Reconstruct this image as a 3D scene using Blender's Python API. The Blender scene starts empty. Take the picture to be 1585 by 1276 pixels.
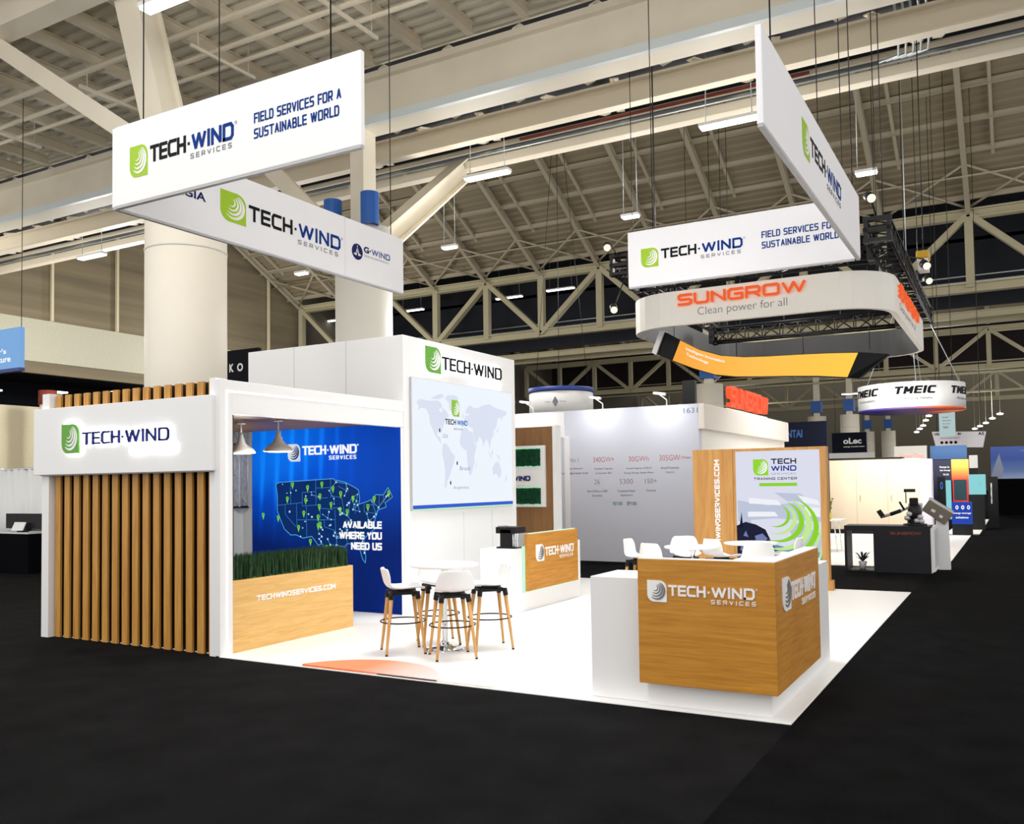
import bpy, bmesh, math, random
from mathutils import Vector, Matrix
random.seed(7)
PI = math.pi
sc = bpy.context.scene
C = sc.collection

# ------------------------------------------------------------------ camera, world, view
def S(r, g, b):
    f = lambda c: (c/255/12.92) if c/255 <= 0.04045 else ((c/255+0.055)/1.055)**2.4
    return (f(r), f(g), f(b), 1.0)

YAW, PITCH, ROLL = 0.51464841, 0.03961299, -0.01409766
fw = Vector((-math.sin(YAW)*math.cos(PITCH), math.cos(YAW)*math.cos(PITCH), math.sin(PITCH)))
r0 = Vector((math.cos(YAW), math.sin(YAW), 0)); u0 = r0.cross(fw)
rr = r0*math.cos(ROLL)+u0*math.sin(ROLL); uu = -r0*math.sin(ROLL)+u0*math.cos(ROLL)
cd = bpy.data.cameras.new('camera'); cam = bpy.data.objects.new('camera', cd); C.objects.link(cam)
cam.matrix_world = Matrix(((rr.x, uu.x, -fw.x, 0), (rr.y, uu.y, -fw.y, 0), (rr.z, uu.z, -fw.z, 1.7), (0, 0, 0, 1)))
cd.sensor_fit = 'HORIZONTAL'; cd.sensor_width = 36.0
cd.lens = 1378.928/1585*36.0
cd.shift_y = (693.955-638.0)/1585
cd.clip_start = 0.05; cd.clip_end = 400
sc.camera = cam
sc.view_settings.view_transform = 'Standard'; sc.view_settings.look = 'None'
sc.view_settings.gamma = 1.0; sc.view_settings.use_curve_mapping = False
sc.view_settings.exposure = 0.0

w = bpy.data.worlds.new('hall_light'); sc.world = w; w.use_nodes = True
w.node_tree.nodes['Background'].inputs[0].default_value = (1.0, 0.975, 0.94, 1)
w.node_tree.nodes['Background'].inputs[1].default_value = 1.27

def lamp(name, kind, loc, power, col=(1, .97, .92), size=.3, rot=(0, 0, 0), size_y=None, spread=None):
    d = bpy.data.lights.new(name, kind); d.energy = power; d.color = col
    if kind == 'AREA':
        d.size = size
        if size_y: d.shape = 'RECTANGLE'; d.size_y = size_y
        if spread: d.spread = spread
    else: d.shadow_soft_size = size
    o = bpy.data.objects.new(name, d); o.location = loc; o.rotation_euler = rot; C.objects.link(o); return o

# high-bay lamps of the hall (their housings are built further down) 
HALL = [(-5.9, 21.5, 9.9), (-12.9, 21.6, 9.9), (-18.1, 27.5, 9.9), (-10.9, 27.5, 9.9), (-3.5, 27.2, 9.9), (-30.2, 21.3, 9.9), (-25.5, 27.6, 9.9),
        (-12.85, 10.6, 10.4)]
for p in HALL[:7]: lamp('hall_point_light', 'POINT', (p[0], p[1], 7.6), 520, size=.6)
lamp('hall_point_light', 'POINT', (-10.5, 7.6, 9.6), 230, size=.5)
for p in ((-37, 16, 8.5), (-36, 27, 8.5), (-38, 38, 8.5)): lamp('hall_point_light', 'POINT', p, 1150, (1, .975, .93), size=.6)  # unseen points without housings, added to brighten the left hall wall
for p in ((-20, 58, 7.5), (-4, 62, 7.5), (-24, 90, 7.5), (-2, 92, 7.5)): lamp('hall_point_light', 'POINT', p, 900, (1, .95, .86), size=.8)
lamp('neighbour_fill_light', 'AREA', (-3.4, 21.5, 4.9), 160, (1, .96, .9), 2.5, (0, 0, 0), 3.5)  # unseen area lights added to brighten the neighbouring stands
lamp('neighbour_fill_light', 'AREA', (-3.2, 28.5, 3.7), 170, (1, .96, .9), 2.5, (math.radians(35), 0, 0), 1.5)
lamp('neighbour_fill_light', 'AREA', (-1.6, 31.5, 3.4), 60, (1, .96, .9), 1.5, (math.radians(45), 0, 0), 1.0)
# unseen area lights added above the stand and the near aisle
lamp('overhead_light', 'AREA', (-4.4, 9.6, 9.6), 165, (1, .985, .96), 3.0, (0, 0, 0), 4.0, spread=math.radians(75))
lamp('overhead_light', 'AREA', (-3.0, 2.0, 9.0), 80, (1, .985, .96), 3.0, (math.radians(38), 0, math.radians(8)), 2.0)
lamp('overhead_light', 'AREA', (-11.0, 2.0, 9.0), 60, (1, .98, .95), 3.0, (math.radians(40), 0, math.radians(-8)), 2.0)

# ------------------------------------------------------------------ materials
_M = {}
def M(name, col, rough=.6, metal=0., noise=0., nscale=8., bump=0., bscale=40., spec=None, ns=(1, 1, 1)):
    if name in _M: return _M[name]
    m = bpy.data.materials.new(name); m.use_nodes = True; nt = m.node_tree
    b = nt.nodes['Principled BSDF']
    b.inputs['Base Color'].default_value = col; b.inputs['Roughness'].default_value = rough; b.inputs['Metallic'].default_value = metal
    if spec is not None: b.inputs['Specular IOR Level'].default_value = spec
    if noise or bump:
        tc = nt.nodes.new('ShaderNodeTexCoord'); mp = nt.nodes.new('ShaderNodeMapping'); mp.inputs['Scale'].default_value = ns
        nt.links.new(tc.outputs['Object'], mp.inputs[0])
    if noise:
        n = nt.nodes.new('ShaderNodeTexNoise'); n.inputs['Scale'].default_value = nscale; n.inputs['Detail'].default_value = 4
        rp = nt.nodes.new('ShaderNodeValToRGB')
        rp.color_ramp.elements[0].position = .3; rp.color_ramp.elements[1].position = .7
        k0, k1 = 1-noise, 1+noise
        rp.color_ramp.elements[0].color = (min(1, col[0]*k0), min(1, col[1]*k0), min(1, col[2]*k0), 1)
        rp.color_ramp.elements[1].color = (min(1, col[0]*k1), min(1, col[1]*k1), min(1, col[2]*k1), 1)
        nt.links.new(mp.outputs[0], n.inputs['Vector']); nt.links.new(n.outputs['Fac'], rp.inputs[0]); nt.links.new(rp.outputs[0], b.inputs['Base Color'])
    if bump:
        n2 = nt.nodes.new('ShaderNodeTexNoise'); n2.inputs['Scale'].default_value = bscale; n2.inputs['Detail'].default_value = 3
        bp = nt.nodes.new('ShaderNodeBump'); bp.inputs['Strength'].default_value = bump; bp.inputs['Distance'].default_value = .02
        nt.links.new(mp.outputs[0], n2.inputs['Vector']); nt.links.new(n2.outputs['Fac'], bp.inputs['Height']); nt.links.new(bp.outputs[0], b.inputs['Normal'])
    _M[name] = m; return m

def EM(name, col, st=1.0):
    if name in _M: return _M[name]
    m = bpy.data.materials.new(name); m.use_nodes = True; b = m.node_tree.nodes['Principled BSDF']
    b.inputs['Base Color'].default_value = (0, 0, 0, 1); b.inputs['Roughness'].default_value = .5; b.inputs['Specular IOR Level'].default_value = 0.1
    b.inputs['Emission Color'].default_value = col; b.inputs['Emission Strength'].default_value = st
    _M[name] = m; return m

def wood(name, c0, c1, ns, scale=3., rough=.45):
    if name in _M: return _M[name]
    m = bpy.data.materials.new(name); m.use_nodes = True; nt = m.node_tree; b = nt.nodes['Principled BSDF']; b.inputs['Roughness'].default_value = rough
    tc = nt.nodes.new('ShaderNodeTexCoord'); mp = nt.nodes.new('ShaderNodeMapping'); mp.inputs['Scale'].default_value = ns
    n = nt.nodes.new('ShaderNodeTexNoise'); n.inputs['Scale'].default_value = scale; n.inputs['Detail'].default_value = 6; n.inputs['Roughness'].default_value = .65; n.inputs['Distortion'].default_value = .4
    rp = nt.nodes.new('ShaderNodeValToRGB'); rp.color_ramp.elements[0].position = .32; rp.color_ramp.elements[1].position = .66
    rp.color_ramp.elements[0].color = c0; rp.color_ramp.elements[1].color = c1
    oi = nt.nodes.new('ShaderNodeObjectInfo'); mx = nt.nodes.new('ShaderNodeVectorMath'); mx.operation = 'ADD'
    sc_ = nt.nodes.new('ShaderNodeVectorMath'); sc_.operation = 'SCALE'; cb = nt.nodes.new('ShaderNodeCombineXYZ')
    for i in range(3): nt.links.new(oi.outputs['Random'], cb.inputs[i])
    nt.links.new(cb.outputs[0], sc_.inputs[0]); sc_.inputs['Scale'].default_value = 37.
    nt.links.new(tc.outputs['Object'], mp.inputs[0]); nt.links.new(mp.outputs[0], mx.inputs[0]); nt.links.new(sc_.outputs[0], mx.inputs[1])
    nt.links.new(mx.outputs[0], n.inputs['Vector']); nt.links.new(n.outputs['Fac'], rp.inputs[0]); nt.links.new(rp.outputs[0], b.inputs['Base Color'])
    _M[name] = m; return m

def gradient(name, stops, axis=0, lo=0., hi=1., rough=.5, emit=0.):
    """a printed colour blend that runs along one axis of the object"""
    m = bpy.data.materials.new(name); m.use_nodes = True; nt = m.node_tree; b = nt.nodes['Principled BSDF']; b.inputs['Roughness'].default_value = rough
    tc = nt.nodes.new('ShaderNodeTexCoord'); sp = nt.nodes.new('ShaderNodeSeparateXYZ'); mr = nt.nodes.new('ShaderNodeMapRange')
    mr.inputs['From Min'].default_value = lo; mr.inputs['From Max'].default_value = hi
    rp = nt.nodes.new('ShaderNodeValToRGB')
    while len(rp.color_ramp.elements) < len(stops): rp.color_ramp.elements.new(.5)
    for e, (p, c) in zip(rp.color_ramp.elements, stops): e.position = p; e.color = c
    nt.links.new(tc.outputs['Object'], sp.inputs[0]); nt.links.new(sp.outputs[axis], mr.inputs['Value']); nt.links.new(mr.outputs[0], rp.inputs[0])
    nt.links.new(rp.outputs[0], b.inputs['Base Color'])
    if emit: nt.links.new(rp.outputs[0], b.inputs['Emission Color']); b.inputs['Emission Strength'].default_value = emit
    return m

WHITE = M('white_laminate', S(243, 243, 244), .45)
WHITEF = M('white_flooring', S(250, 250, 249), .35)
FABRIC = M('banner_fabric', S(253, 253, 254), .75)
FABRICB = M('banner_fabric_side', S(250, 250, 255), .75)
GREYEDGE = M('grey_edge', S(190, 190, 193), .5)
BEIGE = M('beige_steel_paint', S(230, 222, 204), .55, noise=.05, nscale=.8)
BEIGED = M('beige_deck_paint', S(226, 220, 203), .6, noise=.06, nscale=.6)
JOIST = M('joist_paint', S(218, 208, 188), .6)
VAULT = M('tan_roof_deck', S(150, 138, 114), .7, noise=.06, nscale=.5)
VAULTJ = M('vault_steel', S(190, 180, 158), .6)
TRUSSP = M('truss_paint', S(196, 188, 158), .6, noise=.05, nscale=.7)
PIPE = M('cream_pipe', S(225, 215, 195), .5)
REDP = M('red_sprinkler_pipe', S(150, 62, 46), .5)
GALV = M('galvanised_conduit', S(196, 204, 206), .35, .6)
DARK = M('unlit_void', S(28, 32, 42), .8)  # unlit depth of the hall put into the colour
DARKR = M('unlit_maroon_void', S(34, 24, 26), .8)  # same for the farther unlit space, in maroon
BLACK = M('black_paint', S(18, 19, 22), .5, spec=.25)
BLACKM = M('black_truss_metal', S(28, 28, 30), .45, .3)
CARPET = M('black_carpet', S(27, 27, 28), .95, noise=.22, nscale=2.5, bump=.35, bscale=160, spec=.02)
AISLE = M('black_aisle_carpet', S(19, 19, 20), .95, noise=.25, nscale=3.0, bump=.35, bscale=160, spec=.02)
COLUMN = M('cream_column_wrap', S(252, 245, 231), .55, noise=.02, nscale=.6)
COLUMN2 = M('white_column_wrap', S(242, 240, 232), .5, noise=.03, nscale=.9)
BLUEBAND = M('blue_wrap', S(28, 92, 178), .5)
OAKV = wood('oak_slat_veneer', S(180, 122, 42), S(212, 158, 74), (9, 9, .5))
SLATSHADE = wood('slat_gap_shade', S(30, 18, 11), S(44, 27, 16), (9, 9, .5))  # shade of the slat gaps put into a near-black wood colour
OAKH = wood('oak_front_veneer', S(184, 118, 28), S(212, 150, 54), (.7, 9, 12))
OAKHS = wood('oak_side_veneer', S(184, 118, 28), S(212, 150, 54), (9, .7, 12))
OAKL = wood('light_oak_veneer', S(222, 172, 96), S(238, 196, 124), (9, .8, 10))
OAKP = wood('oak_wall_veneer', S(192, 134, 66), S(212, 160, 92), (6, 6, .5))
OAKM = wood('brown_wall_veneer', S(126, 88, 50), S(150, 108, 66), (6, 6, .5))
LEGW = wood('beech_leg', S(196, 140, 72), S(222, 172, 104), (8, 8, 1.0))
SLATC = wood('walnut_ceiling_slat', S(120, 88, 62), S(150, 114, 84), (6, .6, 6))
PLASTIC = M('white_plastic', S(238, 238, 238), .35)
CHROME = M('chrome', S(220, 224, 228), .08, 1.)
GREEN = M('lime_print', S(163, 205, 20), .5)
GREEND = M('green_face', S(96, 168, 48), .5)
INK = M('black_ink', S(10, 11, 15), .6, spec=.15)
NAVY = M('navy_ink', S(8, 58, 138), .6, spec=.1)
NAVYD = M('dark_navy_ink', S(22, 32, 92), .6, spec=.1)
GREYINK = M('grey_ink', S(128, 132, 140), .5)
WHITEINK = M('white_letter_face', S(250, 250, 250), .4)
HALO = EM('halo_led', (1, 1, 1, 1), 7.0)
LED = EM('led_tube', (1, .98, .94, 1), 6.0)
GRASSM = M('artificial_grass', S(34, 72, 34), .7, noise=.5, nscale=14)
MOSS = M('moss', S(16, 82, 52), .9, noise=.5, nscale=30)

# ------------------------------------------------------------------ mesh helpers
def wl(o):
    v = Vector((0, 0, 0))
    while o is not None: v += o.location; o = o.parent
    return v

class MB:
    def __init__(s): s.v = []; s.f = []; s.mi = []; s.m = 0; s.smooth = []; s.sm = False
    def face(s, idx): s.f.append(idx); s.mi.append(s.m); s.smooth.append(s.sm)
    def pts(s, vs): i = len(s.v); s.v += [tuple(p) for p in vs]; return i
    def hexa(s, p):
        i = s.pts(p)
        for q in ((0, 3, 2, 1), (4, 5, 6, 7), (0, 1, 5, 4), (1, 2, 6, 5), (2, 3, 7, 6), (3, 0, 4, 7)): s.face([i+k for k in q])
        return s
    def box(s, x0, x1, y0, y1, z0, z1):
        return s.hexa([(x0, y0, z0), (x1, y0, z0), (x1, y1, z0), (x0, y1, z0), (x0, y0, z1), (x1, y0, z1), (x1, y1, z1), (x0, y1, z1)])
    def bar(s, a, b, wd, ht, up=(0, 0, 1)):
        a, b = Vector(a), Vector(b); d = (b-a).normalized(); u = Vector(up)
        sd = d.cross(u)
        if sd.length < 1e-4: sd = d.cross(Vector((0, 1, 0)))
        sd.normalize(); u = sd.cross(d)
        P = []
        for c in (a, b):
            for i, j in ((-1, -1), (1, -1), (1, 1), (-1, 1)): P.append(c+sd*(i*wd/2)+u*(j*ht/2))
        return s.hexa([P[0], P[1], P[2], P[3], P[4], P[5], P[6], P[7]])
    def ibeam(s, a, b, wd, ht, t=.04, up=(0, 0, 1)):
        a, b = Vector(a), Vector(b); d = (b-a).normalized(); u = Vector(up); sd = d.cross(u).normalized(); u = sd.cross(d)
        s.bar(a, b, t, ht-2*t, up)
        s.bar(a+u*(ht/2-t/2), b+u*(ht/2-t/2), wd, t, up); s.bar(a-u*(ht/2-t/2), b-u*(ht/2-t/2), wd, t, up)
        return s
    def tube(s, path, r, n=8, caps=True, r2=None):
        path = [Vector(p) for p in path]; k = len(path); rings = []; prev = None
        for j, p in enumerate(path):
            d = (path[min(j+1, k-1)]-path[max(j-1, 0)]).normalized()
            if prev is None:
                a = Vector((0, 0, 1)) if abs(d.z) < .9 else Vector((1, 0, 0)); sd = d.cross(a).normalized()
            else: sd = (prev-d*prev.dot(d)).normalized()
            prev = sd; up = sd.cross(d)
            rad = r if r2 is None else r+(r2-r)*j/(k-1)
            rings.append(s.pts([p+sd*(rad*math.cos(2*PI*i/n))+up*(rad*math.sin(2*PI*i/n)) for i in range(n)]))
        sm = s.sm; s.sm = True
        for j in range(k-1):
            for i in range(n): s.face([rings[j]+i, rings[j]+(i+1) % n, rings[j+1]+(i+1) % n, rings[j+1]+i])
        s.sm = sm
        if caps: s.face([rings[0]+i for i in range(n)][::-1]); s.face([rings[-1]+i for i in range(n)])
        return s
    def lathe(s, prof, c=(0, 0, 0), n=24, smooth=True):
        rings = [s.pts([(c[0]+r*math.cos(2*PI*i/n), c[1]+r*math.sin(2*PI*i/n), c[2]+z) for i in range(n)]) for r, z in prof]
        sm = s.sm; s.sm = smooth
        for j in range(len(prof)-1):
            for i in range(n): s.face([rings[j]+i, rings[j]+(i+1) % n, rings[j+1]+(i+1) % n, rings[j+1]+i])
        s.sm = sm
        s.face([rings[0]+i for i in range(n)][::-1]); s.face([rings[-1]+i for i in range(n)])
        return s
    def torus(s, c, R, r, n=32, m=8):
        rings = []
        for i in range(n):
            a = 2*PI*i/n
            rings.append(s.pts([(c[0]+(R+r*math.cos(2*PI*j/m))*math.cos(a), c[1]+(R+r*math.cos(2*PI*j/m))*math.sin(a), c[2]+r*math.sin(2*PI*j/m)) for j in range(m)]))
        s.sm = True
        for i in range(n):
            for j in range(m): s.face([rings[i]+j, rings[(i+1) % n]+j, rings[(i+1) % n]+(j+1) % m, rings[i]+(j+1) % m])
        s.sm = False
        return s
    def prism(s, fr, pts, d0, d1):
        n = len(pts); i = s.pts([fr(a, b, d0) for a, b in pts]); j = s.pts([fr(a, b, d1) for a, b in pts])
        s.face([i+k for k in range(n)][::-1]); s.face([j+k for k in range(n)])
        for k in range(n): s.face([i+k, i+(k+1) % n, j+(k+1) % n, j+k])
        return s
    def rect(s, fr, a0, a1, b0, b1, d0, d1): return s.prism(fr, [(a0, b0), (a1, b0), (a1, b1), (a0, b1)], d0, d1)
    def build(s, name, mats, parent=None, recalc=True):
        me = bpy.data.meshes.new(name); off = wl(parent) if parent else Vector((0, 0, 0))
        me.from_pydata([(x-off.x, y-off.y, z-off.z) for x, y, z in s.v], [], s.f)
        mats = mats if isinstance(mats, (list, tuple)) else [mats]
        for m in mats: me.materials.append(m)
        me.polygons.foreach_set('material_index', s.mi); me.polygons.foreach_set('use_smooth', s.smooth)
        if recalc:
            bm = bmesh.new(); bm.from_mesh(me); bmesh.ops.recalc_face_normals(bm, faces=bm.faces); bm.to_mesh(me); bm.free()
        me.update()
        o = bpy.data.objects.new(name, me); C.objects.link(o)
        if parent: o.parent = parent
        return o

def tag(o, label, cat, group=None, kind=None):
    o['label'] = label; o['category'] = cat
    if group: o['group'] = group
    if kind: o['kind'] = kind
    return o
def thing(name, label, cat, loc=(0, 0, 0), group=None, kind=None):
    o = bpy.data.objects.new(name, None); o.empty_display_size = .1; o.location = loc; C.objects.link(o)
    return tag(o, label, cat, group, kind)
def front(Y):  return lambda a, b, d=0: (a, Y-d, b)        # a panel facing the near aisle
def side(X):   return lambda a, b, d=0: (X+d, a, b)        # a panel facing the long aisle
def bevel(o, wd=.01, seg=2):
    m = o.modifiers.new('bevel', 'BEVEL'); m.width = wd; m.segments = seg; m.limit_method = 'ANGLE'; return o

# lettering
def text(mb, fr, st, a0, a1, b0, b1, d=.004, bold=0., shear=0., thick=0.):
    cu = bpy.data.curves.new('t', 'FONT'); cu.body = st; cu.size = 1; cu.offset = bold; cu.shear = shear; cu.extrude = 0; cu.resolution_u = 4
    ob = bpy.data.objects.new('t', cu); C.objects.link(ob)
    me = bpy.data.meshes.new_from_object(ob)
    V = [(v.co.x, v.co.y) for v in me.vertices]; F = [list(p.vertices) for p in me.polygons]
    bpy.data.objects.remove(ob); bpy.data.curves.remove(cu); bpy.data.meshes.remove(me)
    if not V: return mb
    x0 = min(p[0] for p in V); x1 = max(p[0] for p in V); y0 = min(p[1] for p in V); y1 = max(p[1] for p in V)
    q = lambda p, dd: fr(a0+(p[0]-x0)/(x1-x0)*(a1-a0), b0+(p[1]-y0)/(y1-y0)*(b1-b0), dd)
    i = mb.pts([q(p, d) for p in V])
    for f in F: mb.face([i+k for k in f])
    return mb

TG = {'T': ([[(0, 1), (1.1, 1)], [(.55, 1), (.55, 0)]], 1.1), 'E': ([[(.95, 1), (0, 1), (0, 0), (.95, 0)], [(0, .5), (.9, .5)]], .95),
      'C': ([[(1.05, 1), (.18, 1), (0, .82), (0, .18), (.18, 0), (1.05, 0)]], 1.05), 'H': ([[(0, 0), (0, 1)], [(1.05, 0), (1.05, 1)], [(0, .5), (1.05, .5)]], 1.05),
      'W': ([[(0, 1), (.4, 0), (.8, 1), (1.2, 0), (1.6, 1)]], 1.6), 'I': ([[(0, 0), (0, 1)]], .02), 'N': ([[(0, 0), (0, 1), (1.0, 0), (1.0, 1)]], 1.0),
      'D': ([[(0, 0), (0, 1), (.85, 1), (1.05, .8), (1.05, .2), (.85, 0), (0, 0)]], 1.05), '.': ([[(-.02, .42), (.1, .42)]], .1), ',': ([[(-.02, .02), (.1, .02)]], .1),
      'S': ([[(1, 1), (.15, 1), (0, .88), (0, .62), (.12, .5), (.88, .5), (1, .38), (1, .12), (.85, 0), (0, 0)]], 1.0),
      'R': ([[(0, 0), (0, 1), (.88, 1), (1, .88), (1, .55), (.88, .42), (0, .42)], [(.55, .42), (1.0, 0)]], 1.0), 'V': ([[(0, 1), (.55, 0), (1.1, 1)]], 1.1),
      'U': ([[(0, 1), (0, .15), (.15, 0), (.9, 0), (1.05, .15), (1.05, 1)]], 1.05), 'G': ([[(1.05, 1), (.15, 1), (0, .85), (0, .15), (.15, 0), (1.05, 0), (1.05, .5), (.5, .5)]], 1.05),
      'O': ([[(.1, 0), (0, .1), (0, .9), (.1, 1), (1.0, 1), (1.1, .9), (1.1, .1), (1.0, 0), (.1, 0)]], 1.1), 'A': ([[(0, 0), (.5, 1), (1.0, 0)], [(.22, .32), (.78, .32)]], 1.0), 'F': ([[(0, 0), (0, 1), (.9, 1)], [(0, .5), (.8, .5)]], .85), 'L': ([[(0, 1), (0, 0), (.85, 0)]], .8), 'B': ([[(0, 0), (0, 1), (.8, 1), (.95, .88), (.95, .62), (.8, .52), (0, .52)], [(.8, .52), (1, .4), (1, .12), (.85, 0), (0, 0)]], 1.0), 'Y': ([[(0, 1), (.5, .5), (1.0, 1)], [(.5, .5), (.5, 0)]], 1.0), 'M': ([[(0, 0), (0, 1), (.6, .25), (1.2, 1), (1.2, 0)]], 1.2), '-': ([[(0, .5), (.5, .5)]], .5), ' ': ([], .3)}
def strokes(mb, fr, st, a0, a1, b0, b1, th=.2, gap=.46, d0=0., d1=.006, slant=0.):
    """wide technical capitals drawn with one even stroke"""
    x = 0; P = []; cnt = 0
    for ch in st:
        pl, wd = TG[ch]
        for l in pl: P.append([(x+p[0], p[1]) for p in l])
        x += wd+gap
    W = x-gap; h = b1-b0; t = th*h
    sx = (a1-a0-t)/W; sy = h-t
    for l in P:
        q = [(a0+t/2+p[0]*sx, b0+t/2+p[1]*sy) for p in l]
        q = [(p[0]+slant*(p[1]-b0), p[1]) for p in q]
        for k in range(len(q)-1):
            (xa, ya), (xb, yb) = q[k], q[k+1]; L = math.hypot(xb-xa, yb-ya) or 1; ux, uy = (xb-xa)/L, (yb-ya)/L
            e0 = t/2*(.98 if (k > 0 or abs(ux) < .05 or abs(uy) < .05) else .2)*(1 if k > 0 else 0.98); e1 = t/2*.98
            if k > 0: e0 = t/2*.6
            if k < len(q)-2: e1 = t/2*.6
            if abs(uy) > .05 and abs(ux) > .05: e0 = e1 = t*.15
            xa -= ux*e0; ya -= uy*e0; xb += ux*e1; yb += uy*e1; nx, ny = -uy*t/2, ux*t/2
            cnt += 1; mb.prism(fr, [(xa+nx, ya+ny), (xa-nx, ya-ny), (xb-nx, yb-ny), (xb+nx, yb+ny)], d0, d1+.00025*(cnt % 5))
    return mb

def emblem_pts(a, z, wd, h, r=.36):
    """square leaf: round at upper right and lower left, sharp at the other corners; a, z = lower left"""
    rx, rz = r*wd, r*h; P = [(a, z+h)]
    for k in range(9): t = PI/2-k*PI/16; P.append((a+wd-rx+rx*math.cos(t), z+h-rz+rz*math.sin(t)))
    P.append((a+wd, z))
    for k in range(9): t = -PI/2-k*PI/16; P.append((a+rx+rx*math.cos(t), z+rz+rz*math.sin(t)))
    return P
def swooshes(mb, fr, a, z, wd, h, d0, d1):
    cx, cz = a+.42*wd, z+.66*h
    for k, R in enumerate((.13, .22, .31, .40)):
        n = 14; out = []; inn = []; t0, t1 = math.radians(-128), math.radians(62)
        for i in range(n+1):
            t = t0+(t1-t0)*i/n; wk = (.008+.044*math.sin(PI*i/n))*(.7+.25*k)
            sh = .06*k
            out.append((cx+(R+wk)*wd*math.cos(t)+.02*k*wd, cz+(R+wk)*h*math.sin(t)-sh*h*.6))
            inn.append((cx+(R-wk*.4)*wd*math.cos(t)+.02*k*wd, cz+(R-wk*.4)*h*math.sin(t)-sh*h*.6))
        for i in range(n): mb.prism(fr, [out[i], out[i+1], inn[i+1], inn[i]], d0, d1)
    return mb

def logo(parent, fr, em, tx, sv, mats, th=.2, d=.004, reg=True, services=True, halo=None):
    """emblem rect em, lettering rect tx (TECH.WIND), small line sv; mats: emblem, swoosh, tech, wind, services"""
    if halo:
        hb = MB(); g = .006
        hb.prism(fr, emblem_pts(em[0]-g, em[2]-g, em[1]-em[0]+2*g, em[3]-em[2]+2*g), .016, .024)
        strokes(hb, fr, 'TECH.WIND', tx[0]-.008, tx[1]+.008, tx[2]-.008, tx[3]+.008, th*1.4, d0=.016, d1=.024)
        if services: strokes(hb, fr, 'SERVICES', sv[0], sv[1], sv[2], sv[3], .30, .7, .016, .024)
        hb.build('halo_light', HALO, parent)
        d0 = .03; d1 = .05
    else: d0, d1 = .001, d
    e = MB(); e.prism(fr, emblem_pts(em[0], em[2], em[1]-em[0], em[3]-em[2]), d0, d1)
    eo = e.build('logo_emblem', mats[0], parent)
    s_ = MB(); swooshes(s_, fr, em[0], em[2], em[1]-em[0], em[3]-em[2], d1, d1+.004); s_.build('swoosh', mats[1], eo)
    L = tx[1]-tx[0]; b = MB()
    b.m = 0; strokes(b, fr, 'TECH', tx[0], tx[0]+.445*L, tx[2], tx[3], th, d0=d0, d1=d1)
    b.m = 1; strokes(b, fr, 'WIND', tx[0]+.512*L, tx[1], tx[2], tx[3], th, d0=d0, d1=d1)
    c = tx[0]+.4785*L; hz = (tx[2]+tx[3])/2; q = (tx[3]-tx[2])*.085
    b.m = 0; b.rect(fr, c-q, c+q, hz-q*1.4, hz+q*.6, d0, d1)
    b.build('lettering', [mats[2], mats[3]], parent)
    if services and not halo:
        b = MB(); strokes(b, fr, 'SERVICES', sv[0], sv[1], sv[2], sv[3], .17, 1.0, d0, d1)
        if reg:
            h = tx[3]-tx[2]; rr_ = .09*h; cx = tx[1]+.16*h; cz = tx[3]-.1*h
            for k in range(10):
                t0, t1 = 2*PI*k/10, 2*PI*(k+1)/10
                b.prism(fr, [(cx+rr_*math.cos(t0), cz+rr_*math.sin(t0)), (cx+rr_*math.cos(t1), cz+rr_*math.sin(t1)), (cx+.7*rr_*math.cos(t1), cz+.7*rr_*math.sin(t1)), (cx+.7*rr_*math.cos(t0), cz+.7*rr_*math.sin(t0))], d0, d1)
        b.build('small_lettering', mats[4], parent)

def dup(root, loc, rz, label=None, group=None):
    r = root.copy(); C.objects.link(r); r.location = loc; r.rotation_euler = (0, 0, rz)
    if label: r['label'] = label
    if group: r['group'] = group
    for ch in list(root.children):
        c = ch.copy(); C.objects.link(c); c.parent = r
        for g in ch.children:
            d = g.copy(); C.objects.link(d); d.parent = c
    return r

# ------------------------------------------------------------------ the hall: floor, walls
st = lambda o, label, cat: tag(o, label, cat, kind='structure')
st(MB().box(-64, -1.41, -4, 125, -.2, 0).build('floor', CARPET), 'black carpeted exhibition hall floor around the stand', 'floor')
st(MB().box(-1.41, 14, -4, 125, -.2, 0).build('floor_aisle', AISLE), 'darker black carpet of the long aisle on the far right', 'floor')
bf = bevel(MB().box(-7.0, -1.41, 6.36, 14.40, .0005, .012).box(-9.9, -7.0, 6.46, 14.40, .0005, .012).build('booth_flooring', WHITEF), .004)
tag(bf, 'glossy white laid floor of the corner stand', 'flooring')

# left hall wall with its banded cladding
CLAD = M('brown_cladding', S(132, 121, 98), .75, noise=.3, nscale=.5, ns=(1, .12, 3))
CREAM = M('cream_wall_band', S(204, 202, 182), .7, noise=.03)
CREAM2 = M('pale_wall_panel', S(226, 216, 186), .7, noise=.03)
wlf = st(MB().box(-44.4, -44, 10, 47.2, 10.55, 18).build('wall_left', CLAD), 'brown banded upper wall of the hall behind the round column', 'wall')
st(MB().box(-44.4, -43.9, 10, 47.2, 8.35, 10.55).build('wall_left_band', CREAM), 'cream band across the far hall wall', 'wall')
st(MB().box(-44.4, -44.02, 10, 47.2, 7.75, 8.35).build('wall_left_strip', CLAD), 'narrow brown strip below the cream wall band', 'wall')
st(MB().box(-44.4, -44.0, 10, 47.2, 0, 6.0).build('wall_left_lower', CREAM2), 'pale lower wall panels behind the white drape', 'wall')
b = MB()
b.box(-58, -44.4, 10, 47, 5.9, 6.0).box(-58, -57.8, 10, 47, 6.0, 9).box(-58, -44.4, 10, 47, 8.9, 9.0)
st(b.build('wall_left_recess', DARK), 'dark open gallery in the hall wall above the pale panels', 'wall')
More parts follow.
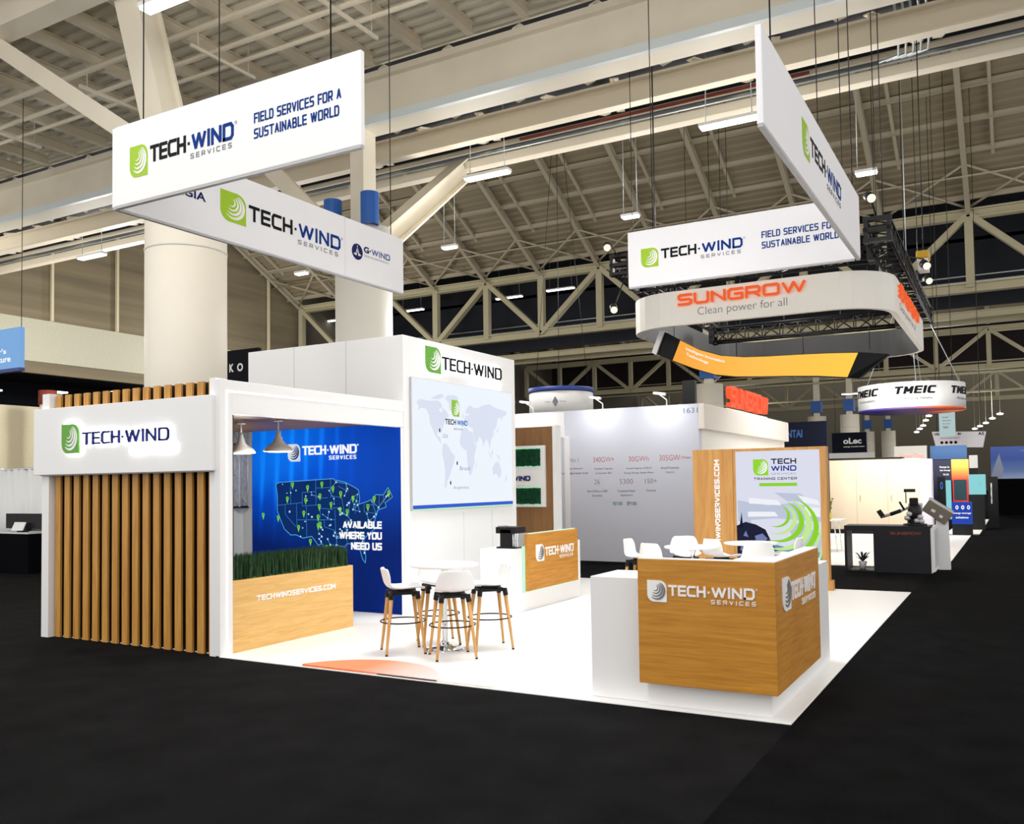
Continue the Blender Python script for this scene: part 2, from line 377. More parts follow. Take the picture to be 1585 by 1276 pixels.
for k in range(9):
    y = 13.0+k*3.9
    st(MB().box(-43.9, -43.75, y-.07, y+.07, 10.55, 17.5).build('trim_%d' % (k+1), CREAM2), 'cream vertical mullion on the brown hall wall', 'trim')['group'] = 'mullions of the hall wall'
    st(MB().box(-43.98, -43.85, y-.05, y+.05, 0, 6).build('trim_%d' % (k+20), M('seam_grey', S(176, 168, 146), .7)), 'thin dark seam between the pale lower wall panels', 'trim')['group'] = 'seams of the lower hall wall'
for k, (y, z) in enumerate(((33, 7.6), (29, 7.4), (37, 7.9), (40, 7.3), (26, 7.6))):
    t = tag(MB().box(-50.3, -49.7, y-.5, y+.5, z-.08, z).build('gallery_light', LED), 'small bright ceiling lamp in the dark gallery far left', 'lamp', 'gallery lamps')
st(MB().box(-44.6, -44.02, 47.2, 124, 0, 18).build('wall_left_far', M('far_side_wall', S(96, 90, 78), .8)), 'dim far part of the left hall wall', 'wall')
st(MB().box(-44, 14, 124, 124.4, 0, 20).build('wall_back', M('far_wall', S(92, 86, 72), .8)), 'distant end wall of the hall', 'wall')

# near roof: corrugated deck, joists, girders
def deck(name, x0, x1, y0, y1, zf, per, ht, mat, label):
    b = MB(); pr = []; y = y0
    while y < y1:
        for q, z in ((0, 0), (.30, 0), (.42, ht), (.88, ht)): pr.append((y+q*per, z))
        y += per
    i = b.pts([(x0, p, zf(p)+h) for p, h in pr]); j = b.pts([(x1, p, zf(p)+h) for p, h in pr])
    for k in range(len(pr)-1): b.face([i+k, j+k, j+k+1, i+k+1])
    n = len(pr); i2 = b.pts([(x0, p, zf(p)+.3) for p in (pr[0][0], pr[-1][0])]); j2 = b.pts([(x1, p, zf(p)+.3) for p in (pr[0][0], pr[-1][0])])
    b.face([i2, i2+1, j2+1, j2])
    return st(b.build(name, mat, recalc=False), label, 'ceiling')
deck('ceiling', -46, 8, 4.0, 17.9, lambda y: 12.42, .36, .09, BEIGED, 'pale corrugated steel roof deck above the stand')
JT = None
for k in range(-6, 24):
    x = -10.7-1.46*k
    o = MB().ibeam((x, 4, 12.27), (x, 17.3, 12.27), .17, .30, .03).build('roof_joist', JOIST)
    st(o, 'beige steel joist under the corrugated roof deck', 'joist')['group'] = 'joists under the near roof deck'
def girder(y0, y1, z0, z1, label):
    b = MB().box(-46, 10, y0+.18, y1-.18, z0+.05, z1-.05).box(-46, 10, y0, y1, z0, z0+.06).box(-46, 10, y0, y1, z1-.16, z1)
    return st(b.build('girder', BEIGE), label, 'girder')
girder(10.9, 11.45, 11.62, 12.75, 'near beige steel girder crossing the upper left corner')
girder(17.42, 18.1, 10.72, 12.06, 'deep beige girder crossing behind the hanging banners')
b = MB().box(-46, 10, 17.34, 17.46, 10.70, 10.90)
st(b.build('trim_30', M('pale_blue_edge', S(214, 222, 224), .4)), 'pale track strip along the bottom of the deep girder', 'trim')
# pipes below the near deck
for y, z, r, lab in ((13.6, 11.95, .075, 'uppermost thick cream pipe below the near roof deck'), (14.2, 11.72, .06, 'middle cream pipe below the near roof deck'), (14.7, 11.62, .05, 'lowest cream pipe below the near roof deck')):
    tag(MB().tube([(-46, y, z), (8, y, z)], r, 8).build('ceiling_pipe', PIPE), lab, 'pipe', 'pipes below the near roof')
for x in (-15.6, -11.9, -19.5, -24.0):
    b = MB()
    b.box(x-.03, x+.03, 13.4, 15.3, 11.47, 11.54)
    b.tube([(x, 13.6, 11.5), (x, 13.6, 12.4)], .012, 6).tube([(x, 15.1, 11.5), (x, 15.1, 12.4)], .012, 6)
    tag(b.build('pipe_hanger', PIPE), 'perforated steel trapeze hanger carrying the near ceiling pipes', 'hanger', 'pipe hangers')
# gap between the girder pair and the next beam: dark void with beams, ducts, conduits
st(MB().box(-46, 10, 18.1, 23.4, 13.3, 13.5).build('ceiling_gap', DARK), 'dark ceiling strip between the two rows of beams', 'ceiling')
for k in range(26):
    x = -40+2.0*k
    st(MB().ibeam((x, 18.1, 12.4), (x+1.0, 20.3, 11.9), .3, .3, .04).build('cross_beam', BEIGE), 'short beige beam bridging the dark ceiling strip', 'beam')['group'] = 'short beams across the dark ceiling strip'
    st(MB().ibeam((x+1.5, 20.5, 11.75), ((x+.7 if k % 2 else x+2.3), 22.9, 12.15), .22, .22, .03).build('cross_beam', BEIGE), 'short beige beam bridging the dark ceiling strip', 'beam')['group'] = 'short beams across the dark ceiling strip'
st(MB().box(-46, 10, 20.15, 20.45, 10.98, 11.03).box(-46, 10, 20.27, 20.33, 11.03, 11.52).box(-46, 10, 20.12, 20.48, 11.52, 11.58).build('girder', PIPE), 'cream I-beam running below the dark ceiling strip', 'girder')
st(MB().box(-46, 10, 23.3, 23.45, 12.0, 13.4).build('ceiling_shade_panel', DARK), 'added dark panel standing for the shade at the end of the ceiling strip', 'ceiling')  # panel added to keep the gap above the edge beam dark
tag(MB().box(-43.5, 10, 21.3, 22.3, 12.6, 13.2).build('air_duct', M('dark_duct', S(58, 58, 62), .6)), 'long dark grey air duct between the ceiling beams', 'duct')
st(MB().box(-46, 10, 22.95, 23.25, 11.38, 11.48).box(-46, 10, 22.9, 22.96, 11.38, 11.62).build('girder', PIPE), 'thin cream edge beam carrying the conduits', 'girder')
for k in range(4):
    tag(MB().tube([(-46, 22.72+.07*k, 11.62+.05*k), (10, 22.72+.07*k, 11.62+.05*k)], .028, 6).build('conduit', GALV), 'galvanised conduit in the bundle along the edge beam', 'conduit', 'conduits along the edge beam')
tag(MB().tube([(-43.5, 23.1, 12.0), (10, 23.1, 12.0)], .085, 8).build('ceiling_pipe', PIPE), 'cream pipe above the conduit bundle', 'pipe')
tag(MB().tube([(-12.5, 22.85, 11.9), (-4.2, 22.85, 11.9)], .045, 8).build('sprinkler_pipe', REDP), 'red sprinkler pipe beside the conduit bundle', 'pipe')
for k in range(5):
    x = -2.05+.16*k
    tag(MB().tube([(x, 20.6, 13.2), (x, 21.2, 12.4), (x, 22.0, 11.8), (x-.06, 22.5, 11.66), (x-.5, 22.6, 11.64)], .03, 6).build('conduit', GALV), 'bent conduit dropping to the edge beam at upper right', 'conduit', 'bent conduits at upper right')
# vault roof beyond
zv = lambda y: 15+.53*(46-y)
deck('ceiling_vault', -46, 14, 36.0, 46.4, lambda y: zv(y), .36, .08, VAULT, 'tan sloping corrugated roof deck beyond the beams')
st(MB().hexa([(-46, 23.3, 13.4), (14, 23.3, 13.4), (14, 36, 20.3), (-46, 36, 20.3), (-46, 23.3, 13.6), (14, 23.3, 13.6), (14, 36, 20.5), (-46, 36, 20.5)]).build('ceiling_slope', VAULT), 'rising tan roof slope above the edge beam', 'ceiling')
for k in range(-4, 11):
    x = -28.2+3.8*k
    st(MB().ibeam((x, 36.2, zv(36.2)-.28), (x, 46.9, zv(46.9)-.28), .22, .4, .05, up=(0, .47, .88)).build('roof_rafter', VAULTJ), 'tan steel rafter on the sloping roof deck', 'rafter')['group'] = 'rafters of the sloping roof'
    x2 = x+1.15
    st(MB().bar((x2, 36.2, zv(36.2)-.14), (x2, 44.0, zv(44.0)-.14), .13, .16).build('roof_rafter', VAULTJ), 'tan steel rafter on the sloping roof deck', 'rafter')['group'] = 'rafters of the sloping roof'
for y in (38.9, 40.5, 42.1, 43.65, 46.2):
    st(MB().ibeam((-46, y, zv(y)-.16), (14, y, zv(y)-.16), .14, .24, .03).build('roof_purlin', VAULTJ), 'tan steel purlin crossing the sloping roof deck', 'purlin')['group'] = 'purlins of the sloping roof'
for y in (44.6,):
    tag(MB().tube([(-46, y, zv(y)-.5), (14, y, zv(y)-.5)], .05, 6).build('ceiling_pipe', VAULTJ), 'thin sprinkler pipe under the sloping roof', 'pipe')
b = MB()
for k in range(-4, 10):
    x = -28.2+3.8*k
    for s_ in (0, 1):
        xa, xb = (x, x+3.8) if s_ else (x+3.8, x)
        b = MB().tube([(xa, 46.7, 14.35), (xb, 44.0, zv(44.0)-.45)], .06, 6)
        st(b.build('roof_brace', VAULTJ), 'thin diagonal brace under the foot of the sloping roof', 'brace')['group'] = 'diagonal braces under the sloping roof'
def roof_truss(y, zb, zt, x0, n, s, top, ch, vm, dm, label):
    t = thing('roof_truss', label, 'truss', (x0, y, zb), kind='structure')
    L = x0+n*s
    MB().ibeam((x0, y, zb), (L, y, zb), ch, ch, .07).build('bottom_chord', TRUSSP, t)
    MB().ibeam((x0, y, zt), (L, y, zt), ch, ch, .07).build('top_chord', TRUSSP, t)
    for k in range(n+1):
        x = x0+k*s
        MB().bar((x, y, zb), (x, y, zt), vm, vm, up=(0, 1, 0)).build('vertical', TRUSSP, t)
        if k < n:
            up = top(k)
            a, c = ((x, zt), (x+s, zb)) if up else ((x, zb), (x+s, zt))
            MB().bar((a[0], y, a[1]), (c[0], y, c[1]), dm*.7, dm, up=(0, 1, 0)).build('diagonal', TRUSSP, t)
    return t
# nodes: -28.2 + 3.8 k ; the diagonals meet at the top at -28.2, -20.6 and again at -9.2, -1.6
def top1(k):
    x = -43.4+3.8*k
    return (round((x+28.2)/3.8) % 2 == 0) if x < -14.9 else (round((x+9.2)/3.8) % 2 == 0)
roof_truss(47, 10.62, 14.12, -43.4, 15, 3.8, top1, .46, .36, .40, 'nearer long roof truss with heavy diagonals beyond the stand')
roof_truss(80, 10.45, 13.45, -43.4, 15, 3.8, top1, .46, .34, .38, 'second roof truss further back below the first')
roof_truss(112, 10.4, 13.4, -43.4, 15, 3.8, top1, .46, .34, .38, 'farthest roof truss near the end of the hall')
# dark sheets standing for the unlit space behind the trusses, second vault
st(MB().box(-46, 14, 54, 54.2, 10.9, 17).build('wall_clerestory', DARK), 'dark sheet standing for the unlit space behind the nearer roof truss', 'wall')
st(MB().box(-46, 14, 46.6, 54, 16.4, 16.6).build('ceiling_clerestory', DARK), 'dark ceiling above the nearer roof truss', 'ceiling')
st(MB().box(-46, 14, 87, 87.2, 10.9, 17).build('wall_clerestory_far', DARKR), 'dark maroon sheet standing for the unlit space behind the second roof truss', 'wall')
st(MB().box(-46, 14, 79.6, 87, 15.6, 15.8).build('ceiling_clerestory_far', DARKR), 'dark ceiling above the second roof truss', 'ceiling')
zv2 = lambda y: 14.6+.53*(79-y)
deck('ceiling_vault_far', -46, 14, 66.0, 79.4, lambda y: zv2(y), .5, .1, VAULT, 'second tan sloping roof deck seen under the first truss')
for k in range(-4, 11):
    x = -28.2+3.8*k
    st(MB().ibeam((x, 66.2, zv2(66.2)-.28), (x, 79.6, zv2(79.6)-.28), .3, .5, .05, up=(0, .47, .88)).build('roof_rafter', VAULTJ), 'tan rafter on the second sloping roof deck', 'rafter')['group'] = 'rafters of the second sloping roof'
st(MB().hexa([(-46, 54, 14.5), (14, 54, 14.5), (14, 66, 21.4), (-46, 66, 21.4), (-46, 54, 14.7), (14, 54, 14.7), (14, 66, 21.6), (-46, 66, 21.6)]).build('ceiling_slope_far', VAULT), 'second rising tan roof slope behind the first truss', 'ceiling')
deck('ceiling_far', -46, 14, 88, 111.0, lambda y: 15.5, .6, .1, VAULT, 'tan roof deck at the far end of the hall')
for z, y, r in ((11.35, 50.5, .09), (11.65, 50.8, .05), (12.0, 51.0, .04), (11.1, 50.2, .05)):
    tag(MB().tube([(-44, y, z), (14, y, z)], r, 6).build('ceiling_pipe', GALV), 'pale pipe running behind the nearer roof truss', 'pipe', 'pipes behind the nearer truss')
for z, y, r in ((10.9, 84, .1), (11.4, 84.5, .06), (9.8, 78, .1), (9.4, 90, .12)):
    tag(MB().tube([(-44, y, z), (14, y, z)], r, 6).build('ceiling_pipe', TRUSSP), 'cream pipe running near the second roof truss', 'pipe', 'pipes near the second truss')
for z, y in ((9.75, 49.5), (9.9, 52.5)):
    st(MB().ibeam((-44, y, z), (14, y, z), .3, .35, .05).build('girder', TRUSSP), 'beige beam below the roof between the two trusses', 'girder')

# columns on one line with posts and raking struts
def column(x, y, r, ztop, mat, label, post=True, zpost=11, bands=(), n=40):
    t = thing('column', label, 'column', (x, y, 0), kind='structure')
    MB().lathe([(r, 0), (r, ztop)], (x, y, 0), n).build('shaft', mat, t)
    for z0, z1 in bands: MB().lathe([(r+.012, z0), (r+.012, z1)], (x, y, 0), n).build('band', COLUMN2, t)
    if post:
        MB().bar((x, y, ztop-.1), (x, y, zpost), .42, .5, up=(0, 1, 0)).build('post', BEIGE, t)
    return t
cA = column(-13.8, 11.75, .75, 8.0, COLUMN, 'nearer big cream round column behind the slat wall', post=False, bands=((6.2, 6.24),))
MB().bar((-14.15, 11.8, 7.6), (-15.45, 11.8, 11.75), .44, .62, up=(1, 0, .3)).bar((-14.15, 12.05, 7.6), (-15.45, 12.05, 11.75), .06, .8, up=(1, 0, .3)).build('post', BEIGE, cA)
MB().ibeam((-14.5, 11.55, 8.3), (-19.7, 11.4, 11.75), .36, .42, .04, up=(0, -1, .3)).build('strut', BEIGE, cA)
cB = column(-14.3, 17.75, .72, 8.2, COLUMN2, 'second white-wrapped round column behind the tower', zpost=10.72, bands=())
MB().ibeam((-14.3, 18.4, 8.0), (-14.5, 22.9, 11.4), .5, .6, .05, up=(0, -.6, .8)).build('strut', BEIGE, cB)
MB().ibeam((-14.9, 17.6, 8.0), (-17.6, 17.5, 10.6), .4, .46, .04, up=(0, -1, .3)).build('strut', BEIGE, cB)
for dx in (-.62, .56):
    bb = MB()
    for k in range(9):
        a0, a1 = -PI*.7+k*PI*.155, -PI*.7+(k+1)*PI*.155
        R = .23
        bb.prism(lambda a, b, d=0: (-14.3+dx+a, 17.3+b, d), [(R*math.cos(a0), R*math.sin(a0)), (R*math.cos(a1), R*math.sin(a1)), (.85*R*math.cos(a1), .85*R*math.sin(a1)), (.85*R*math.cos(a0), .85*R*math.sin(a0))], 8.15, 8.95)
    bb.build('blue_sleeve', BLUEBAND, cB)
t = thing('black_sign', 'small plain black sign hanging by the far cream column', 'sign', (-9.82, 30, 4.4))
MB().box(-10.05, -9.6, 29.9, 30.1, 4.4, 5.2).build('board', BLACK, t); MB().tube([(-9.82, 30, 5.2), (-9.82, 30, 17)], .01, 5).build('cable', BLACKM, t)
for x, y, lab in ((-14.6, 48, 'cream round column under the hanging orange screen'), (-14.6, 78.5, 'far cream round column with blue band right of the tan booth wall'), (-11.9, 78.0, 'slimmer far column close beside the blue-banded one'),
                  (-14.6, 108, 'distant cream column left of the drum sign foot'), (-12.4, 108, 'distant cream column under the drum sign')):
    c = column(x, y, .75, 7.0, COLUMN, lab, zpost=10.6, bands=((5.9, 5.97),), n=24)
    MB().box(x-.4, x+.4, y-.45, y+.45, 7.3, 8.3).build('blue_sleeve', BLUEBAND, c)

# lamps of the hall
def roofz(y): return 12.35 if y < 17.9 else 13.3 if y < 23.4 else 13.4+.543*(y-23.3) if y < 36 else zv(y) if y < 46.4 else 16.4 if y < 54 else 14.5+.58*(y-54) if y < 66 else zv2(y) if y < 79.4 else 15.5
def highbay(x, y, z, label, ln=1.3, rot=0.0, grp='linear high-bay lamps'):
    t = thing('high_bay_lamp', label, 'lamp', (x, y, z), grp)
    MB().box(x-ln/2, x+ln/2, y-.14, y+.14, z+.02, z+.10).build('housing', M('lamp_housing', S(230, 230, 228), .4), t)
    MB().box(x-ln/2+.03, x+ln/2-.03, y-.12, y+.12, z-.03, z+.02).build('diffuser', LED, t)
    for dx in (-.4, .4): MB().tube([(x+dx*ln, y, z+.1), (x+dx*ln*.9, y, roofz(y)+.02)], .012, 6).build('suspension', GALV, t)
    return t
labs = ['linear lamp against the roof at top, just left of the oblique banner', 'linear lamp above the second column strut', 'round-looking lamp below the girder in mid roof', 'small bright lamp above the left end of the rear banner', 'bright lamp just right of the oblique banner', 'linear lamp on the far left in front of the brown wall', 'oval lamp right of the nearer column below the long banner', 'very bright lamp at the top edge on the left']
for p, l in zip(HALL, labs): highbay(p[0], p[1], p[2]+.6 if p[1] > 15 else p[2], l, 1.45 if p[1] < 22 else .6)
for (x, y, z), l in zip(((-28.9, 51, 14.0), (-36.8, 51, 14.0), (-43.3, 50.5, 13.9), (-25.1, 51, 14.1)), ('lamp seen through the truss just left of a tall upright', 'lamp seen through the truss below the long banner end', 'lamp beside the white-wrapped column', 'lamp seen in the middle of the truss opening')):
    highbay(x, y, z, l, 2.0, grp='lamps beyond the truss')
for (x, y, z), l in zip(((-25.2, 60, 11.3), (-33.8, 60, 11.35), (-12.6, 52, 10.05), (-7.0, 52, 10.2), (-10.4, 75, 8.45)), ('long lamp under the truss above the round white sign', 'long lamp just above the tower top corner', 'long lamp seen inside the hanging ring on its left', 'long lamp seen inside the hanging ring on its right', 'lamp below the second truss right of the round column')):
    highbay(x, y, z, l, 3.2, grp='lamps under the trusses')
for r_, row in enumerate((((-6.68, 7.18), (-6.95, 6.79), (-7.18, 6.33), (-7.45, 6.05), (-7.73, 5.77)), ((-1.08, 7.07), (-1.68, 6.71), (-2.19, 6.34), (-2.65, 6.08), (-3.06, 5.87)))):
    for k, (x, z) in enumerate(row):
        y = 89+4*k; f = y/88; x *= f; z = 1.7+(z-1.7)*f
        t = thing('dome_lamp', 'small round lamp in the %s of two rows receding under the far trusses' % ('right-hand' if r_ else 'left-hand'), 'lamp', (x, y, z), 'receding round lamps, %s row' % ('right' if r_ else 'left'))
        MB().lathe([(.2, 0), (.26, .06), (.26, .10), (.10, .16)], (x, y, z), 14).build('shade', LED, t); MB().tube([(x, y, z+.15), (x, y, 15.62)], .015, 5).build('rod', TRUSSP, t)


# ------------------------------------------------------------------ the stand: slat front, portal, tower
PRINTC = (GREEN, WHITEINK, INK, NAVY, GREYINK)
PRINTW = (WHITEINK, M('swoosh_shade', S(120, 120, 124), .5), WHITEINK, WHITEINK, WHITEINK)
t = thing('slat_wall', 'oak slat front wall of the stand under the lit white name board', 'wall', (-8.5, 6.4, 0))
MB().box(-9.91, -9.78, 6.36, 6.52, 0, 2.82).build('left_post', WHITE, t)
MB().box(-7.15, -7.06, 6.38, 6.52, 0, 2.82).build('right_post', WHITE, t)
MB().box(-9.78, -7.15, 6.66, 6.70, 0, 2.74).build('backing', SLATSHADE, t)
for k in range(16):
    x = -9.70+k*(2.54/15.0)
    b = MB(); b.box(x-.047, x+.047, 6.42, 6.445, .004, 2.80); b.m = 1; b.box(x-.045, x+.045, 6.445, 6.60, .004, 2.795)  # dark cores carry the shade between the oak faces
    b.build('slat', [OAKV, SLATSHADE], t)
t = thing('name_board', 'white fascia board with lit company letters across the slat wall', 'sign', (-8.5, 6.3, 1.87))
bevel(MB().box(-9.985, -7.045, 6.30, 6.415, 1.872, 2.640).build('board', WHITE, t), .006)
fr = front(6.30)
MB().box(-9.9, -7.1, 6.33, 6.40, 1.862, 1.872).build('underside', GREYEDGE, t)
logo(t, fr, (-9.385, -9.085, 2.105, 2.435), (-9.02, -7.61, 2.195, 2.335), (-8.26, -7.53, 2.085, 2.155), (GREEND, WHITEINK, NAVYD, NAVYD, WHITEINK), th=.155, halo=True)
# portal: corner post, header beam, led line, ceiling, rear parts
t = thing('portal_frame', 'white portal frame with a lit edge around the open room', 'frame', (-7.0, 6.4, 0))
bevel(MB().box(-7.06, -6.98, 6.36, 6.53, .012, 2.80).build('corner_post', WHITE, t), .004)
bevel(MB().box(-7.06, -6.98, 6.53, 9.46, 2.455, 2.80).build('header', WHITE, t), .004)
b = MB(); b.box(-6.98, -6.972, 6.44, 6.455, .02, 2.685).box(-6.98, -6.972, 6.44, 9.46, 2.675, 2.69); b.build('led_line', EM('led_line', (1, 1, 1, 1), 1.6), t)
t = thing('room_ceiling', 'brown slatted ceiling inside the open room of the stand', 'ceiling', (-8.4, 7.9, 2.45))
MB().box(-9.85, -7.06, 6.6, 9.39, 2.56, 2.62).build('deck', M('ceiling_backing', S(58, 44, 34), .8), t)
b = MB()
for k in range(34):
    x = -9.80+k*.0815; b.box(x-.026, x+.026, 6.62, 9.38, 2.50, 2.56)
b.build('slats', SLATC, t)
tag(MB().box(-9.9, -9.84, 6.6, 9.40, .012, 2.62).box(-9.84, -9.65, 9.40, 9.46, .012, 2.62).build('room_partition', M('grey_partition', S(206, 210, 212), .5)), 'pale grey partition at the left end inside the open room', 'partition')
ALU = M('aluminium', S(196, 200, 204), .45, .2)
t = thing('aluminium_truss', 'silver ladder truss upright against the grey partition inside the room', 'truss', (-9.72, 9.3, 0))
b = MB()
for dx, dy in ((-.05, -.1), (.06, -.1), (-.05, .06), (.06, .06)): b.tube([(-9.74+dx, 9.28+dy, 1.42), (-9.74+dx, 9.28+dy, 2.54)], .014, 6)
b.build('chord', ALU, t)
b = MB()
for k in range(7):
    z = 1.45+k*.15
    b.tube([(-9.68, 9.18, z), (-9.68, 9.34, z+.15)] if k % 2 else [(-9.68, 9.34, z), (-9.68, 9.18, z+.15)], .009, 6)
    b.tube([(-9.79, 9.18, z), (-9.68, 9.18, z+.15)] if k % 2 else [(-9.68, 9.18, z), (-9.79, 9.18, z+.15)], .009, 6)
b.build('bracing', ALU, t)
for z in (1.4, 2.3): MB().box(-9.8, -9.67, 9.17, 9.35, z, z+.03).build('end_plate', BLACKM, t)
# pendant lamps
def pendant(x, y, label):
    t = thing('pendant_lamp', label, 'lamp', (x, y, 2.12), 'pendant lamps in the open room')
    MB().lathe([(.055, 0), (.055, .02)], (x, y, 2.48), 16).build('canopy', PLASTIC, t)
    MB().tube([(x, y, 2.48), (x, y, 2.36)], .008, 6).build('cord', PLASTIC, t)
    MB().lathe([(.17, 0), (.175, .012), (.165, .03), (.15, .05), (.10, .085), (.055, .13), (.045, .17), (.03, .19), (.028, .24), (.012, .25)], (x, y, 2.12), 28).build('shade', M('pendant_enamel', S(226, 222, 216), .35), t)
    MB().lathe([(.12, 0), (.10, .012)], (x, y, 2.112), 20).build('bulb', EM('bulb', (1, .96, .9, 1), 2.2), t)
for p in ((-7.68, 7.9, 2.04), (-8.35, 7.95, 2.04)): lamp('pendant_light', 'POINT', p, 30, (1, .95, .88), size=.08)
pendant(-7.68, 7.9, 'white bell pendant lamp in front of the blue backdrop')
pendant(-8.35, 7.95, 'white bell pendant lamp in front of the silver ladder truss')

# blue backdrop with the lit map of the country
t = thing('blue_backdrop', 'tall blue printed wall with map pins in the open room', 'banner', (-8.3, 9.42, 0))
MB().box(-9.655, -6.985, 9.40, 9.46, .012, 2.60).build('frame', WHITE, t)
m = bpy.data.materials.new('blue_print_light_streaks'); m.use_nodes = True; nt = m.node_tree; bs = nt.nodes['Principled BSDF']; bs.inputs['Roughness'].default_value = .7; bs.inputs['Specular IOR Level'].default_value = .08
tc = nt.nodes.new('ShaderNodeTexCoord'); g = nt.nodes.new('ShaderNodeTexNoise'); g.inputs['Scale'].default_value = .75; g.inputs['Detail'].default_value = 1.5
rp = nt.nodes.new('ShaderNodeValToRGB'); rp.color_ramp.elements[0].position = .38; rp.color_ramp.elements[1].position = .68
rp.color_ramp.elements[0].color = S(4, 30, 100); rp.color_ramp.elements[1].color = S(0, 84, 196)
def nd(kind, **kw):
    n = nt.nodes.new(kind)
    for k, v in kw.items(): setattr(n, k, v)
    return n
def math_(op, a, c=None):
    n = nd('ShaderNodeMath', operation=op)
    for i_, v in enumerate((a, c)):
        if v is None: continue
        if isinstance(v, (int, float)): n.inputs[i_].default_value = v
        else: nt.links.new(v, n.inputs[i_])
    return n.outputs[0]
def rng(v, a, c, lo=0., hi=1.):
    n = nd('ShaderNodeMapRange'); n.interpolation_type = 'SMOOTHSTEP'
    n.inputs['From Min'].default_value = a; n.inputs['From Max'].default_value = c; n.inputs['To Min'].default_value = lo; n.inputs['To Max'].default_value = hi
    nt.links.new(v, n.inputs['Value']); return n.outputs[0]
sp = nd('ShaderNodeSeparateXYZ'); nt.links.new(tc.outputs['Object'], sp.inputs[0])
nt.links.new(tc.outputs['Object'], g.inputs['Vector'])
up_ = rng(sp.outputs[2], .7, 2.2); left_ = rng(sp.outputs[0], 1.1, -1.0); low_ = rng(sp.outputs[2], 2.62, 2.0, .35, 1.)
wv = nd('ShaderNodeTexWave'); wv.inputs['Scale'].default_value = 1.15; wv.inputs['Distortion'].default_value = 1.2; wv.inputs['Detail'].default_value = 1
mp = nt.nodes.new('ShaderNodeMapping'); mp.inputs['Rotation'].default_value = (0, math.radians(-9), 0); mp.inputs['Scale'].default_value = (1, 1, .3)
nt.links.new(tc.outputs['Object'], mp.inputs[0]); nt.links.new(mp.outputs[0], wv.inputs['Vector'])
light_streaks = math_('MULTIPLY', math_('POWER', wv.outputs['Fac'], 5.0), math_('MULTIPLY', math_('MULTIPLY', up_, left_), .45))  # slanted streaks of light painted into the blue, strongest at upper left
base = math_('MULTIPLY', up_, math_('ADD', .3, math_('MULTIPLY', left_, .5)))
fac = math_('ADD', math_('ADD', base, light_streaks), math_('MULTIPLY', math_('SUBTRACT', g.outputs['Fac'], .5), .25))
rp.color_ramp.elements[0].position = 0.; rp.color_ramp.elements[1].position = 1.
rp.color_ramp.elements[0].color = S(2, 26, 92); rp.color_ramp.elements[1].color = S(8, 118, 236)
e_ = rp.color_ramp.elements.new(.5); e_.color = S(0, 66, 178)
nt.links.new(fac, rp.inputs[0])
mx = rp
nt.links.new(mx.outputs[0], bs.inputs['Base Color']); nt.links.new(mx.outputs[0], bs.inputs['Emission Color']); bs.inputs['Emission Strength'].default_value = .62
fr = front(9.40)
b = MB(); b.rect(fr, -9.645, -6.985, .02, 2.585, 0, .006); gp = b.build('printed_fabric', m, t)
CY = EM('print_cyan_line', S(90, 180, 240), .8); CYD = EM('print_blue_line', S(70, 150, 225), .75); PIN = EM('print_lime_pin', S(130, 225, 60), .8); LAND = EM('print_land', S(2, 44, 108), .9); DOT = EM('print_dot', S(200, 235, 255), .9)
US = [(-124.7, 48.4), (-123, 48.9), (-95.2, 49), (-94.6, 48.6), (-89.5, 48), (-84.8, 46.6), (-83, 45.9), (-82.5, 43.3), (-83, 41.8), (-79, 42.8), (-76.5, 43.6), (-75, 45), (-71.4, 45.1), (-69.2, 47.4), (-67.2, 44.8), (-70.6, 43), (-70.2, 41.8), (-74, 40.7), (-75.5, 38), (-76, 36.5), (-75.6, 35.2), (-78.5, 33.8), (-81, 31.8), (-80.2, 27), (-80.5, 25.2), (-81.8, 26.3), (-82.8, 28.5), (-84.3, 30), (-88.8, 30.3), (-90.2, 29.2), (-94, 29.6), (-97.2, 27.6), (-97.3, 25.9), (-99.5, 27.5), (-101.5, 29.7), (-103.2, 29), (-104.8, 30.4), (-106.5, 31.8), (-111, 31.4), (-114.7, 32.6), (-117.2, 32.6), (-120.6, 34.6), (-122.5, 37.5), (-124.2, 40.4), (-124, 45)]
def us(lo, la):   # the print shows the map slightly turned
    u = (lo+124.7)/57.5; v = (la-25)/24
    return (-9.16+2.06*u-.02*v, .62+1.12*v+.10*math.sin(PI*u)*.6-.12*(1-v)*(1-u)*0+(.02 if u < .5 else 0))
LA = [us(*p) for p in US]
b = MB(); b.m = 0; b.prism(fr, LA, .007, .008)
def line(b, fr, p, q, wd, d0, d1):
    L = math.hypot(q[0]-p[0], q[1]-p[1]) or 1; nx, ny = -(q[1]-p[1])/L*wd/2, (q[0]-p[0])/L*wd/2
    b.prism(fr, [(p[0]+nx, p[1]+ny), (q[0]+nx, q[1]+ny), (q[0]-nx, q[1]-ny), (p[0]-nx, p[1]-ny)], d0, d1)
b.m = 1
for k in range(len(LA)):
    line(b, fr, LA[k], LA[(k+1) % len(LA)], .010, .009, .010)
b.m = 2
